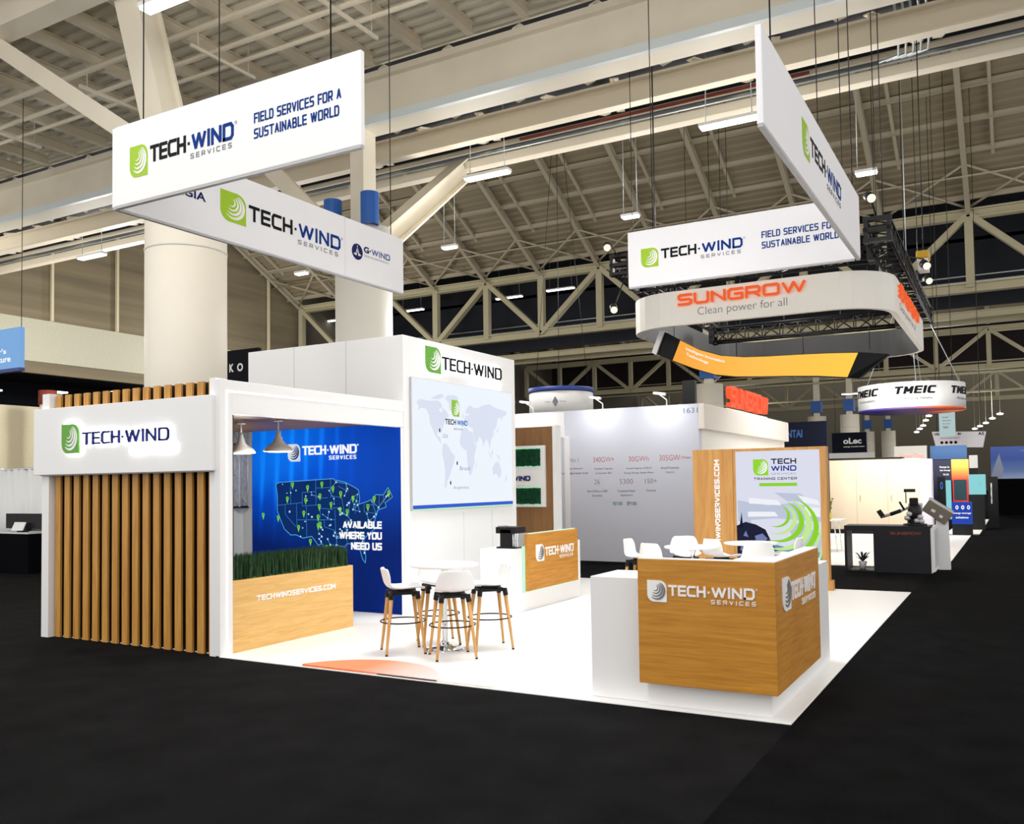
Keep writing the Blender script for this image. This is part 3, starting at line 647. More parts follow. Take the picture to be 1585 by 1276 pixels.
states = [((-117, 49), (-117, 42)), ((-124, 42), (-111, 42)), ((-120, 42), (-120, 39)), ((-120, 39), (-114.6, 35)), ((-114, 42), (-114, 35)), ((-111, 45), (-111, 41)), ((-111, 41), (-102, 41)), ((-111, 45), (-104, 45)), ((-104, 49), (-104, 41)), ((-109, 41), (-109, 31.5)), ((-114, 37), (-94.6, 37)), ((-104, 43), (-98, 43)), ((-104, 46), (-96.5, 46)), ((-102, 41), (-102, 37)), ((-102, 40), (-95.5, 40)), ((-103, 37), (-103, 32)), ((-103, 36.5), (-100, 36.5)), ((-100, 36.5), (-100, 34.5)), ((-100, 34.5), (-94.5, 33.8)), ((-96.5, 49), (-96.5, 43)), ((-96.5, 43.5), (-91.2, 43.5)), ((-95.8, 40.5), (-91.5, 40.5)), ((-94.6, 40), (-94.5, 33)), ((-91.2, 43.5), (-90, 38.8)), ((-90, 36.5), (-89, 30.4)), ((-89.5, 37), (-81.7, 36.6)), ((-88, 35), (-81, 35)), ((-85, 35), (-85.2, 30.8)), ((-87.5, 41.6), (-88, 38)), ((-84.8, 41.7), (-84.8, 39)), ((-80.5, 42), (-80.5, 39.7)), ((-80.5, 39.7), (-75.5, 39.7)), ((-79.8, 42), (-75.3, 42)), ((-73.3, 45), (-73.5, 41.3)), ((-71.5, 45), (-71, 42.8)), ((-87.6, 30.6), (-82, 30.6)), ((-92.8, 46.8), (-87.8, 45.3)), ((-94, 33), (-91, 33)), ((-104, 41), (-104, 43))]
for p, q in states: line(b, fr, us(*p), us(*q), .006, .009, .0095)
rnd = random.Random(3)
def inside(x, y):
    c = False
    for i in range(len(LA)):
        (xa, ya), (xb, yb) = LA[i], LA[i-1]
        if (ya > y) != (yb > y) and x < (xb-xa)*(y-ya)/(yb-ya)+xa: c = not c
    return c
hubs = []
while len(hubs) < 90:
    u = rnd.random()**.55; x = -9.16+2.06*u; z = .62+1.18*rnd.random()
    if inside(x, z): hubs.append((x, z))
b.m = 1
for i, h in enumerate(hubs):
    nb = sorted(hubs, key=lambda q: (q[0]-h[0])**2+(q[1]-h[1])**2)[1:3 if h[0] > -8.1 else 2]
    if h[0] > -8.5:
        for q in nb: line(b, fr, h, q, .006, .010, .0105)
b.m = 3
for x, z in hubs:
    s_ = .006+.008*rnd.random(); b.rect(fr, x-s_, x+s_, z-s_, z+s_, .0106, .011)
b.build('map_print', [LAND, CY, CYD, DOT], gp)
pins = [(-8.86, 1.735), (-8.959, 1.535), (-9.424, 1.304), (-9.133, 1.27), (-8.582, 1.691), (-8.322, 1.737), (-8.125, 1.675), (-8.618, 1.518), (-8.357, 1.574), (-7.989, 1.603), (-7.776, 1.541), (-8.16, 1.458), (-8.369, 1.429), (-8.392, 1.284), (-8.654, 1.337), (-8.751, 1.136), (-8.0, 1.387), (-7.876, 1.36), (-7.524, 1.426), (-7.417, 1.534), (-7.174, 1.608), (-8.392, 1.166), (-8.241, 0.869), (-8.534, 0.948), (-8.357, 1.185)]   # metres across and up the print
b = MB()
for x, z in pins:
    R = .026
    ring = [(x+R*math.cos(2*PI*k/12), z+R*math.sin(2*PI*k/12)) for k in range(12)]; inn = [(x+.4*R*math.cos(2*PI*k/12), z+.4*R*math.sin(2*PI*k/12)) for k in range(12)]
    for k in range(12): b.prism(fr, [ring[k], ring[(k+1) % 12], inn[(k+1) % 12], inn[k]], .012, .014)
    b.prism(fr, [(x-.020, z-.018), (x, z-.075), (x+.020, z-.018)], .012, .014)
b.build('map_pins', PIN, gp)
WL = EM('white_print_glow', (1, 1, 1, 1), .95)
b = MB()
strokes(b, fr, 'AVAILABLE', -7.955, -7.295, 1.125, 1.225, .24, .5, .0115, .014); strokes(b, fr, 'WHERE YOU', -8.02, -7.295, .982, 1.082, .24, .5, .0115, .014); strokes(b, fr, 'NEED US', -7.815, -7.295, .842, .942, .24, .5, .0115, .014)
b.build('slogan', WL, gp)
logo(t, fr, (-8.945, -8.72, 2.05, 2.295), (-8.675, -7.71, 2.135, 2.262), (-8.19, -7.72, 2.06, 2.115), (EM('emblem_glow', S(222, 228, 236), .9), EM('swoosh_blue', S(24, 60, 120), .8), WL, WL, WL), d=.016)

# tower with led screen
t = thing('tower', 'tall white tower block with lit letters above the world map screen', 'tower', (-8.3, 11.0, 0))
bevel(MB().box(-9.80, -6.985, 9.47, 12.47, .012, 3.685).build('body', WHITE, t), .006)
b = MB()
for x in (-8.9, -7.95): b.box(x-.002, x+.002, 9.466, 9.47, 2.82, 3.68)
b.box(-6.985, -6.983, 10.9, 10.903, .02, 1.3).box(-6.985, -6.983, 11.7, 11.703, .02, 1.3); b.build('panel_seam', GREYEDGE, t)
fr = side(-6.985)
logo(t, fr, (9.925, 10.285, 3.235, 3.595), (10.33, 11.975, 3.305, 3.492), (11.2, 12.0, 3.185, 3.262), (GREEND, WHITEINK, INK, INK, WHITEINK), th=.155, halo=True)
t = thing('led_screen', 'large LED screen with a pale world map on the tower side', 'screen', (-6.95, 10.93, 1.33))
MB().box(-6.985, -6.945, 9.595, 12.285, 1.355, 3.135).build('housing', GREYEDGE, t)
fr = side(-6.945)
b = MB(); b.m = 0; b.rect(fr, 9.60, 12.28, 1.36, 3.13, 0, .003)
LANDP = [  # simplified continents, lon/lat
 [(-168, 66), (-156, 71), (-125, 70), (-95, 72), (-82, 68), (-80, 62), (-94, 59), (-82, 55), (-78, 62), (-65, 58), (-56, 52), (-66, 45), (-75, 38), (-81, 30), (-82, 25), (-90, 30), (-97, 27), (-97, 20), (-88, 21), (-84, 10), (-92, 14), (-106, 22), (-114, 30), (-124, 40), (-125, 49), (-135, 58), (-152, 59), (-165, 55), (-160, 60)],
 [(-80, 9), (-72, 12), (-60, 8), (-50, 0), (-35, -6), (-39, -16), (-48, -26), (-57, -37), (-65, -43), (-68, -54), (-74, -50), (-71, -30), (-76, -14), (-81, -5)],
 [(-17, 15), (-10, 30), (-5, 36), (10, 37), (20, 32), (33, 31), (43, 12), (51, 12), (40, -5), (40, -16), (33, -26), (26, -34), (18, -34), (12, -16), (9, 2), (-4, 5), (-13, 9)],
 [(-9, 37), (-9, 43), (0, 47), (5, 53), (8, 57), (12, 54), (21, 56), (24, 60), (17, 57), (12, 58), (5, 59), (14, 67), (26, 71), (42, 67), (60, 69), (75, 73), (104, 77), (130, 72), (160, 70), (180, 68), (178, 63), (163, 60), (157, 52), (152, 59), (138, 54), (134, 44), (128, 38), (121, 38), (121, 29), (110, 21), (107, 12), (102, 6), (99, 15), (91, 22), (80, 14), (77, 8), (72, 20), (60, 25), (56, 18), (44, 13), (36, 28), (36, 36), (27, 37), (23, 38), (16, 40), (10, 44), (3, 43), (-1, 38)],
 [(114, -22), (122, -18), (131, -12), (137, -16), (142, -11), (146, -19), (153, -27), (150, -37), (140, -38), (130, -32), (116, -34)],
 [(-55, 60), (-44, 60), (-22, 70), (-20, 80), (-35, 83), (-60, 81), (-70, 77), (-55, 70)],
 [(131, 31), (136, 34), (141, 36), (142, 44), (139, 39), (133, 35)], [(96, 5), (104, -5), (114, -8), (106, -6), (100, 0)], [(109, 1), (117, 6), (118, 0), (114, -4)], [(131, -1), (141, -3), (150, -10), (140, -8)], [(44, -25), (48, -14), (50, -16), (47, -25)], [(-6, 50), (1, 51), (-2, 56), (-5, 58)], [(173, -35), (178, -38), (172, -44), (167, -46)], [(-120, 73), (-105, 78), (-85, 82), (-70, 80), (-90, 74)]]
b.m = 1
for poly in LANDP:
    b.prism(fr, [(9.70+(lo+168)/348*2.42, 1.63+(la+55)/138*1.34) for lo, la in poly], .0032, .0036)
b.m = 2; b.rect(fr, 9.60, 12.28, 1.36, 1.425, .0032, .0036)
b.m = 3; b.rect(fr, 9.60, 12.28, 1.356, 1.375, .0037, .004)
b.build('display', [EM('screen_white', S(240, 247, 255), .97), EM('screen_land', S(222, 230, 247), .95), EM('screen_blue', S(52, 92, 210), .95), EM('screen_mint', S(190, 245, 190), 1.0)], t)
b = MB(); b.m = 0; b.prism(fr, emblem_pts(10.55, 2.665, .2, .235), .004, .0045); b.m = 3; swooshes(b, fr, 10.55, 2.665, .2, .235, .0046, .005)
b.m = 1; strokes(b, fr, 'TECH', 10.385, 10.66, 2.545, 2.62, .2, d0=.004, d1=.0045); b.m = 2; strokes(b, fr, 'WIND', 10.69, 10.965, 2.545, 2.62, .2, d0=.004, d1=.0045)
b.m = 1; text(b, fr, 'SERVICES', 10.6, 10.83, 2.475, 2.5, .0045)
LM = [EM('scr_green', S(150, 205, 70), .9), EM('scr_ink', S(20, 26, 40), .9), EM('scr_navy', S(40, 110, 200), .9), EM('scr_w', (1, 1, 1, 1), 1), EM('scr_dot', S(10, 20, 50), 1), EM('scr_txt', S(130, 160, 185), 1)]
b.build('map_logo', LM, t)
for y, z, s_ in ((10.245, 2.45, 'USA'), (10.68, 2.0, 'Brazil'), (10.505, 1.72, 'Argentina')):
    b = MB(); b.m = 4; b.prism(fr, [(y+.016*math.cos(k), z+.03*math.sin(k)) for k in [i*PI/5 for i in range(10)]], .004, .0045)
    b.m = 5; text(b, fr, s_, y+.07, y+.07+.045*len(s_), z-.10, z-.045, .0045)
    b.build('country_mark', LM, t)

# planter with grass
t = thing('planter', 'long light oak planter box filled with tall artificial grass', 'planter', (-7.15, 7.48, 0))
bevel(MB().box(-7.36, -6.99, 6.54, 8.43, .013, .745).build('box', OAKL, t), .004)
fr = side(-6.99)
b = MB(); strokes(b, fr, 'TECHWINDSERVICES,COM', 6.862, 8.107, .500, .560, .24, .5, .001, .004); b.build('lettering', WHITEINK, t)
b = MB(); b.box(-7.34, -7.01, 6.56, 8.36, .70, .765); rnd = random.Random(11)
for k in range(6500):
    x = rnd.uniform(-7.34, -7.005); y = rnd.uniform(6.55, 8.37); h = rnd.uniform(.18, .275); a = rnd.uniform(0, PI); ww = rnd.uniform(.004, .009)
    dx, dy = ww*math.cos(a), ww*math.sin(a); tx, ty = rnd.uniform(-.025, .025), rnd.uniform(-.03, .03)
    i = b.pts([(x-dx, y-dy, .735), (x+dx, y+dy, .735), (x+dx*.7+tx*.5, y+dy*.7+ty*.5, .74+h*.6), (x-dx*.7+tx*.5, y-dy*.7+ty*.5, .74+h*.6), (x+tx, y+ty, .74+h)])
    b.face([i, i+1, i+2, i+3]); b.face([i+3, i+2, i+4])
g = b.build('grass', GRASSM, t, recalc=False); g['kind'] = 'stuff'

# bar stools and high tables
def make_stool(label, group):
    t = thing('bar_stool', label, 'stool', (0, 0, 0), group)
    prof = [(.205, .628, .165), (.185, .646, .178), (.10, .648, .192), (.0, .638, .200), (-.10, .640, .200), (-.155, .660, .198), (-.185, .705, .194), (-.200, .765, .186), (-.212, .82, .165), (-.222, .855, .135)]
    b = MB(); b.sm = True; n = 9; rows = []
    for j, (y, z, hw) in enumerate(prof):
        R = []
        for i in range(n):
            s_ = -1+2*i/(n-1); e = s_*s_
            k = min(1, max(0, (j-4)/3.0))
            R.append((hw*s_, y+e*.055*k, z+e*.028*(1-k)))
        rows.append(b.pts(R))
    for j in range(len(prof)-1):
        for i in range(n-1): b.face([rows[j]+i, rows[j]+i+1, rows[j+1]+i+1, rows[j+1]+i])
    o = b.build('seat_shell', PLASTIC, t)
    md = o.modifiers.new('solid', 'SOLIDIFY'); md.thickness = .014; md.offset = 0
    md = o.modifiers.new('smooth', 'SUBSURF'); md.levels = 1; md.render_levels = 2
    b = MB()
    for s1, s2 in ((1, 1), (1, -1), (-1, 1), (-1, -1)):
        b.bar((0, 0, .607), (s1*.125, s2*.125, .602), .05, .03)
        b.tube([(s1*.127, s2*.127, .618), (s1*.138, s2*.138, .545)], .026, 10)
    b.bar((-.125, .125, .60), (.125, .125, .60), .03, .022).bar((-.125, -.125, .60), (.125, -.125, .60), .03, .022).bar((-.125, .125, .60), (-.125, -.125, .60), .03, .022).bar((.125, .125, .60), (.125, -.125, .60), .03, .022)
    b.box(-.07, .07, -.07, .07, .60, .632); b.build('bracket', BLACK, t)
    for s1, s2 in ((1, 1), (1, -1), (-1, 1), (-1, -1)):
        l = MB().tube([(s1*.133, s2*.133, .57), (s1*.193, s2*.193, .012)], .021, 10, r2=.013).build('leg', LEGW, t)
        MB().tube([(s1*.193, s2*.193, .014), (s1*.1945, s2*.1945, 0)], .0135, 8).build('foot', BLACK, l)
    MB().torus((0, 0, .315), .226, .007).build('foot_ring', BLACK, t)
    return t
G = 'bar stools around the near high table'
s0 = make_stool('white shell bar stool seen side-on left of the high table', G)
def face(x, y, tx, ty): return math.atan2(ty-y, tx-x)-PI/2
T0 = (-5.15, 7.66)
s0.location = (-5.46, 7.36, .012); s0.rotation_euler = (0, 0, -PI/4)
dup(s0, (-4.86, 7.36, .012), PI/4, 'white shell bar stool nearest us, its back hiding the table pole', G)
dup(s0, (-4.785, 7.945, .012), PI*3/4, 'white shell bar stool right of the high table beside the white counter', G)
dup(s0, (-5.425, 7.945, .012), -PI*3/4, 'white shell bar stool at the far side, behind the nearest stool', G)
def make_table(x, y, label, group=None):
    t = thing('high_table', label, 'table', (0, 0, 0), group)
    MB().lathe([(.33, .845), (.35, .852), (.35, .866), (.345, .872)], (0, 0, 0), 48).build('table_top', PLASTIC, t)
    MB().lathe([(.06, .835), (.05, .83), (.03, .79), (.026, .74), (.026, .06), (.05, .03)], (0, 0, 0), 20).build('pole', CHROME, t)
    MB().lathe([(.22, 0), (.222, .008), (.19, .02), (.08, .035), (.045, .06), (.03, .09)], (0, 0, 0), 32).build('base', CHROME, t)
    t.location = (x, y, .0125); return t
t0 = make_table(T0[0], T0[1], 'round white high table on a chrome pole between four stools')
G2 = 'high tables behind the front counter'
dup(t0, (-3.56, 10.85, .0125), 0, 'round white high table behind the front counter, left one', G2)
dup(t0, (-3.06, 11.75, .0125), 0, 'round white high table behind the front counter, right one under the poster', G2)
G3 = 'white seats behind the front counter'
for x, y, tx, ty, l in ((-3.80, 10.32, -3.56, 10.85, 'white stool back behind the counter, broad one left of the left table pole'), (-4.25, 10.85, -3.56, 10.85, 'white stool behind the counter at its left end, only the tip of its back showing'),
                        (-3.33, 11.32, -3.06, 11.75, 'white stool back behind the counter, tall one between the two tables'), (-2.78, 10.95, -3.06, 11.75, 'white stool back behind the counter, broad one below the poster'), (-2.62, 11.75, -3.06, 11.75, 'white stool back behind the counter, side-on at the right corner'),
                        (-3.85, 11.45, -3.56, 10.85, 'white stool behind the left table, its back against the vertical lettering')):
    dup(s0, (x, y, .012), face(x, y, tx, ty), l, G3).scale.z = 1.11

# demo counter with coffee machine
t = thing('demo_counter', 'low white counter with a glowing oak logo panel and coffee machine', 'counter', (-6.2, 11.0, 0))
bevel(MB().box(-6.175, -5.70, 10.03, 12.10, .013, .848).build('body', WHITE, t), .004)
MB().box(-5.70, -5.668, 10.30, 11.86, .262, 1.035).build('light_edge', EM('edge_glow', S(205, 250, 225), 1.0), t)
bevel(MB().box(-5.668, -5.63, 10.33, 11.875, .278, 1.025).build('front_panel', OAKHS, t), .003)
fr = side(-5.63)
logo(t, fr, (10.56, 10.80, .645, .875), (10.83, 11.72, .705, .825), (11.27, 11.70, .645, .69), PRINTW)
t = thing('coffee_machine', 'black coffee machine with a silver tank on the low white counter', 'coffee machine', (-5.85, 10.25, .85))
b = MB().box(-5.99, -5.70, 10.13, 10.42, .849, .87).box(-5.93, -5.76, 10.13, 10.42, .87, 1.10).box(-5.995, -5.70, 10.13, 10.42, 1.045, 1.128)
bevel(b.build('body', BLACK, t), .006)
MB().box(-5.995, -5.94, 10.18, 10.34, 1.128, 1.142).build('lid', M('silver_plastic', S(190, 194, 198), .3, .6), t)
b = MB()
for k in range(3): b.tube([(-5.74+.03*k, 10.15, .872), (-5.74+.03*k, 10.15, 1.045)], .014, 10)
b.box(-5.755, -5.665, 10.16, 10.40, .872, 1.045); b.build('water_tank', M('silver_plastic', S(190, 194, 198), .3, .6), t)

# moss wall behind the tower
t = thing('moss_wall', 'brown wood wall with framed moss panels behind the tower', 'wall', (-8.2, 14.1, 0))
MB().box(-9.3, -7.13, 14.08, 14.24, .013, 2.705).build('panel', OAKM, t)
MB().box(-7.13, -7.06, 14.06, 14.26, .013, 2.72).build('end_trim', WHITE, t)
fo = MB().box(-9.05, -7.275, 14.03, 14.08, 1.275, 2.37).build('frame', WHITE, t)
for z0, z1 in ((2.01, 2.31), (1.335, 1.61)):
    b = MB(); rnd = random.Random(int(z0*100)); b.box(-8.9, -7.36, 14.015, 14.03, z0, z1)
    for k in range(2600):
        x = rnd.uniform(-8.9, -7.36); z = rnd.uniform(z0, z1); r_ = rnd.uniform(.006, .016); h = rnd.uniform(.01, .035)
        i = b.pts([(x-r_, 14.018, z-r_), (x+r_, 14.018, z-r_), (x, 14.018, z+r_), (x+rnd.uniform(-.01, .01), 14.018-h, z+rnd.uniform(-.01, .01))])
        b.face([i, i+1, i+3]); b.face([i+1, i+2, i+3]); b.face([i+2, i, i+3])
    mo = b.build('moss', MOSS, fo, recalc=False); mo['kind'] = 'stuff'
    MB().box(-8.92, -7.345, 14.022, 14.029, z0-.012, z0).box(-8.92, -7.345, 14.022, 14.029, z1, z1+.012).build('glow_edge', EM('moss_glow', S(120, 240, 170), .9), fo)
fr = front(14.03)
b = MB(); strokes(b, fr, 'WIND', -7.945, -7.565, 1.742, 1.832, .24, d0=0, d1=.01); strokes(b, fr, 'TECH', -8.6, -8.02, 1.742, 1.832, .24, d0=0, d1=.01); b.build('lettering', NAVYD, t)

# training centre wall
t = thing('poster_wall', 'oak wall with a tall backlit training centre poster', 'wall', (-3.5, 14.15, 0))
MB().box(-4.59, -3.94, 14.10, 14.30, .013, 2.20).build('column', OAKP, t)
b = MB().box(-3.94, -3.90, 14.12, 14.30, .013, 2.20).box(-2.605, -2.51, 14.12, 14.30, .013, 2.20).box(-3.90, -2.605, 14.12, 14.30, 2.155, 2.20).box(-3.90, -2.605, 14.12, 14.30, .013, .12)
b.build('frame', OAKP, t)
MB().box(-2.51, -2.465, 14.12, 14.30, .013, .16).build('foot', OAKP, t)
po = MB().box(-3.90, -2.605, 14.14, 14.28, .12, 2.155).build('light_box', WHITE, t)
fr = front(14.14)
b = MB(); b.m = 0; b.rect(fr, -3.90, -2.605, .12, 2.155, 0, .002)
# machine hall scenery: pale beams, a dark generator, floor, flowing green blades
b.m = 1
for q in ([(-3.88, 1.38), (-3.4, 1.30), (-3.0, 1.34), (-2.61, 1.22), (-2.61, 1.05), (-3.3, 1.1), (-3.88, 1.05)], [(-3.3, 1.5), (-2.9, 1.48), (-2.75, 1.36), (-3.1, 1.36)], [(-3.85, 1.25), (-3.7, 1.28), (-3.66, .9), (-3.85, .85)]): b.prism(fr, q, .0022, .0026)
b.m = 6
for q in ([(-3.7, 1.42), (-3.25, 1.38), (-3.2, 1.30), (-3.7, 1.33)], [(-3.72, 1.2), (-3.3, 1.2), (-3.25, 1.13), (-3.72, 1.12)], [(-2.95, 1.46), (-2.65, 1.38), (-2.62, 1.3), (-2.85, 1.34)], [(-2.85, 1.28), (-2.62, 1.26), (-2.62, 1.12), (-2.8, 1.14)]): b.prism(fr, q, .0027, .003)
b.m = 2
for q in ([(-3.9, .12), (-3.9, .98), (-3.76, 1.04), (-3.6, 1.0), (-3.45, .92), (-3.35, .7), (-3.2, .5), (-3.25, .12)], [(-3.86, .95), (-3.82, 1.2), (-3.8, .95)]): b.prism(fr, q, .003, .0034)
b.m = 3
for q in ([(-3.62, .82), (-3.5, .86), (-3.42, .78), (-3.5, .7), (-3.6, .74)], [(-3.72, .64), (-3.62, .72), (-3.52, .66), (-3.55, .5), (-3.7, .48)], [(-3.8, .82), (-3.76, .9), (-3.72, .8)], [(-3.86, .6), (-3.8, .72), (-3.78, .55)]): b.prism(fr, q, .0036, .004)
b.m = 4
for q in ([(-3.35, .7), (-3.0, .62), (-2.61, .9), (-2.61, .12), (-3.25, .12)], ): b.prism(fr, q, .003, .0034)
b.m = 1
for q in ([(-3.1, .95), (-2.9, 1.05), (-2.61, .82), (-2.61, .6), (-2.9, .5)],): b.prism(fr, q, .0036, .0038)
for k, (R, wd) in enumerate(((.25, .04), (.35, .055), (.46, .07), (.58, .085), (.70, .07))):
    n = 22; cx, cz = -3.29+.012*k, 1.14-.04*k
    for i in range(n):
        P4 = []
        for s_, tt in ((1, i), (1, i+1), (-1, i+1), (-1, i)):
            t_ = math.radians(-112+ (176*tt/n)); wk = wd*math.sin(PI*(tt+.3)/(n+.6))
            rr_ = R*.80+s_*wk*.6
            P4.append((cx+rr_*math.cos(t_), cz+rr_*math.sin(t_)*.86))
        b.m = 5 if k % 2 == 0 else 7
        if math.dist(P4[0], P4[2]) > .003: b.prism(fr, P4, .004+.0004*k, .0043+.0004*k)
b.m = 7
for q in ([(-2.61, .95), (-2.61, .85), (-2.8, .5), (-2.95, .12), (-2.9, .12), (-2.74, .5)], [(-2.61, .7), (-2.61, .55), (-2.7, .3), (-2.75, .12), (-2.68, .12)]): b.prism(fr, q, .0064, .0067)
b.m = 5; b.rect(fr, -3.53, -2.95, 1.60, 1.65, .003, .004)
b.build('printed_picture', [EM('poster_lavender', S(226, 228, 244), .93), EM('poster_pale', S(198, 206, 228), .9), EM('poster_dark', S(24, 30, 58), .8), EM('poster_metal', S(120, 130, 178), .9), EM('poster_teal', S(104, 156, 176), .9), EM('poster_lime', S(142, 214, 40), .95), EM('poster_white', S(245, 246, 252), .95), EM('poster_mint', S(198, 238, 150), .95)], po)
b = MB(); b.m = 0; b.prism(fr, emblem_pts(-3.62, 1.77, .235, .255), .004, .006); b.m = 1; swooshes(b, fr, -3.62, 1.77, .235, .255, .0062, .0066)
b.m = 2; strokes(b, fr, 'TECH', -3.34, -2.955, 1.945, 2.03, .22, d0=.004, d1=.006); b.m = 3; strokes(b, fr, 'WIND', -3.34, -2.955, 1.835, 1.92, .22, d0=.004, d1=.006)
b.m = 4; text(b, fr, 'SERVICES', -3.34, -2.96, 1.78, 1.805, .005); b.m = 2; strokes(b, fr, 'TRAINING CENTER', -3.615, -2.95, 1.698, 1.738, .2, .5, .004, .006)
b.build('poster_lettering', [EM('p_green', S(150, 218, 48), .95), EM('p_white', (1, 1, 1, 1), .95), EM('p_ink', S(24, 24, 60), .9), EM('p_navy', S(28, 56, 150), .9), EM('p_grey', S(150, 152, 165), .9)], po)
fv = lambda a, z, d=0: (-4.195-(z), 14.10-d, a)   # lettering that climbs the column
b = MB(); strokes(b, fv, 'TECHWINDSERVICES,COM', .42, 2.035, -.042, .042, .24, .5, .001, .004); b.build('lettering', WHITEINK, t)

# front counter
t = thing('front_counter', 'front corner counter with oak cladding and white logos on two sides', 'counter', (-2.2, 7.2, 0))
b = MB().box(-2.975, -1.63, 6.495, 7.05, .013, .955).box(-2.35, -1.63, 7.05, 8.75, .013, .955)
bevel(b.build('body', WHITE, t), .004)
MB().box(-2.49, -1.56, 6.45, 6.495, .013, .19).box(-1.63, -1.56, 6.4955, 8.70, .013, .94).build('plinth', WHITE, t)
bevel(MB().box(-2.515, -1.492, 6.345, 6.395, .192, 1.119).build('front_panel', OAKH, t), .003)
bevel(MB().box(-1.545, -1.490, 6.395, 7.90, .192, 1.119).build('side_panel', OAKHS, t), .003)
MB().box(-2.512, -1.494, 6.348, 6.440, 1.119, 1.124).box(-1.60, -1.494, 6.440, 7.898, 1.119, 1.124).build('top_edge', WHITE, t)
fr = front(6.345)
logo(t, fr, (-2.437, -2.285, .803, .962), (-2.273, -1.634, .852, .932), (-1.95, -1.628, .808, .838), PRINTW, d=.008)
fr = side(-1.490)
logo(t, fr, (6.535, 6.795, .745, .99), (6.815, 7.70, .80, .935), (7.19, 7.70, .725, .772), PRINTW, d=.008)

# floor discs cut by the edge of the stand
def disc(name, cx, cy, R, mat, label, z):
    P = [(cx+R*math.cos(a*PI/48), cy+R*math.sin(a*PI/48)) for a in range(97)]; P = [p for p in P if p[1] > 6.372]
    P = [(P[0][0], 6.372)]+P+[(P[-1][0], 6.372)]
    b = MB(); b.prism(lambda a, bb, d=0: (a, bb, d), P, .0125, z)
    tag(b.build(name, mat), label, 'rug')
disc('round_rug', -5.14, 6.03, .85, gradient('orange_print', [(0, S(250, 140, 92)), (.42, S(250, 140, 96)), (.66, S(250, 190, 178)), (1, S(254, 222, 226))], 0, -5.95, -4.30), 'orange to pink half-round mat at the front edge of the floor', .03)
disc('round_rug', -4.42, 6.25, .62, M('cream_mat', S(240, 234, 222), .7), 'pale cream half-round mat right of the orange one', .022)

# hanging banners
def cable(t, x, y, z0, z1): MB().tube([(x, y, z0), (x, y, z1)], .008, 5).build('cable', BLACKM, t)
def banner(name, label, fr, a0, a1, mat, axis, pos):
    t = thing(name, label, 'banner', pos, 'square of hanging banners')
    z0, z1 = 4.875, 5.785
    o = MB(); o.rect(fr, a0, a1, z0, z1, -.06, 0); bevel(o.build('fabric', mat, t), .012)
    e = MB(); e.rect(fr, a0+.01, a1-.01, z0-.022, z0, -.055, -.005); e.build('bottom_rail', GREYEDGE, t)
    return t
fr = front(6.45)
t = banner('hanging_banner', 'largest white hanging banner at upper left with logo and slogan', fr, -8.745, -5.215, FABRIC, 'x', (-7.0, 6.45, 4.87))
logo(t, fr, (-8.485, -8.19, 5.145, 5.50), (-8.15, -6.87, 5.268, 5.455), (-7.51, -6.90, 5.185, 5.24), PRINTC)
b = MB(); strokes(b, fr, 'FIELD SERVICES FOR A', -6.585, -5.45, 5.368, 5.472, .155, .62, .001, .004); strokes(b, fr, 'SUSTAINABLE WORLD', -6.585, -5.475, 5.208, 5.312, .155, .62, .001, .004); b.build('slogan', NAVY, t)
for x in (-8.3, -5.6): cable(t, x, 6.48, 5.78, 12.3)
fr = side(-8.75)
t = banner('hanging_banner', 'left receding hanging banner with three company logos', fr, 6.46, 11.90, FABRICB, 'y', (-8.78, 9.2, 4.87))
logo(t, fr, (7.985, 8.42, 5.135, 5.53), (8.47, 10.31, 5.235, 5.445), (9.40, 10.25, 5.135, 5.197), PRINTC)
b = MB(); text(b, fr, 'NERGIA', 7.02, 7.75, 5.28, 5.39, .004, .02); b.build('partner_lettering', NAVYD, t)
b = MB(); b.m = 0
cx, cz = 10.705, 5.31
b.prism(fr, [(cx+.13*math.cos(2*PI*k/24), cz+.125*math.sin(2*PI*k/24)) for k in range(24)], .001, .004)
b.m = 1; b.prism(fr, [(cx-.055, cz-.06), (cx, cz+.085), (cx+.055, cz-.06), (cx+.025, cz-.06), (cx, cz+.01), (cx-.025, cz-.06)], .0042, .005)
for a in (90, 210, 330): line(b, fr, (cx, cz), (cx+.10*math.cos(math.radians(a)), cz+.10*math.sin(math.radians(a))), .014, .0042, .005)
b.m = 0; text(b, fr, 'G·', 10.86, 11.04, 5.335, 5.435, .004, .04); b.m = 2; strokes(b, fr, 'WIND', 11.06, 11.53, 5.335, 5.432, .2, d0=.001, d1=.004)
b.m = 3; text(b, fr, 'UNITED FOR WIND TECHNOLOGY', 10.87, 11.5, 5.275, 5.30, .004)
b.build('partner_emblem', [NAVYD, WHITEINK, M('mid_blue_ink', S(64, 92, 150), .5), GREYINK], t)
MB().rect(fr, 10.415, 10.419, 4.89, 5.77, 0, .001).build('seam', GREYEDGE, t)
for y in (8.0, 11.6): cable(t, -8.78, y, 5.78, 12.3)
fr = side(-1.86)
t = banner('hanging_banner', 'steeply angled hanging banner at upper right seen edge-on', fr, 7.92, 13.60, FABRICB, 'y', (-1.9, 10.8, 4.87))
logo(t, fr, (9.62, 9.99, 5.155, 5.54), (10.06, 12.0, 5.27, 5.475), (11.02, 11.95, 5.165, 5.23), PRINTC)
for y in (8.4, 13.2): cable(t, -1.89, y, 5.78, 12.3)
fr = front(13.55)
t = banner('hanging_banner', 'rear white hanging banner facing us below the angled one', fr, -5.43, -1.93, FABRICB, 'x', (-3.7, 13.58, 4.87))
logo(t, fr, (-5.20, -4.905, 5.165, 5.475), (-4.86, -3.545, 5.275, 5.435), (-4.205, -3.58, 5.19, 5.243), PRINTC)
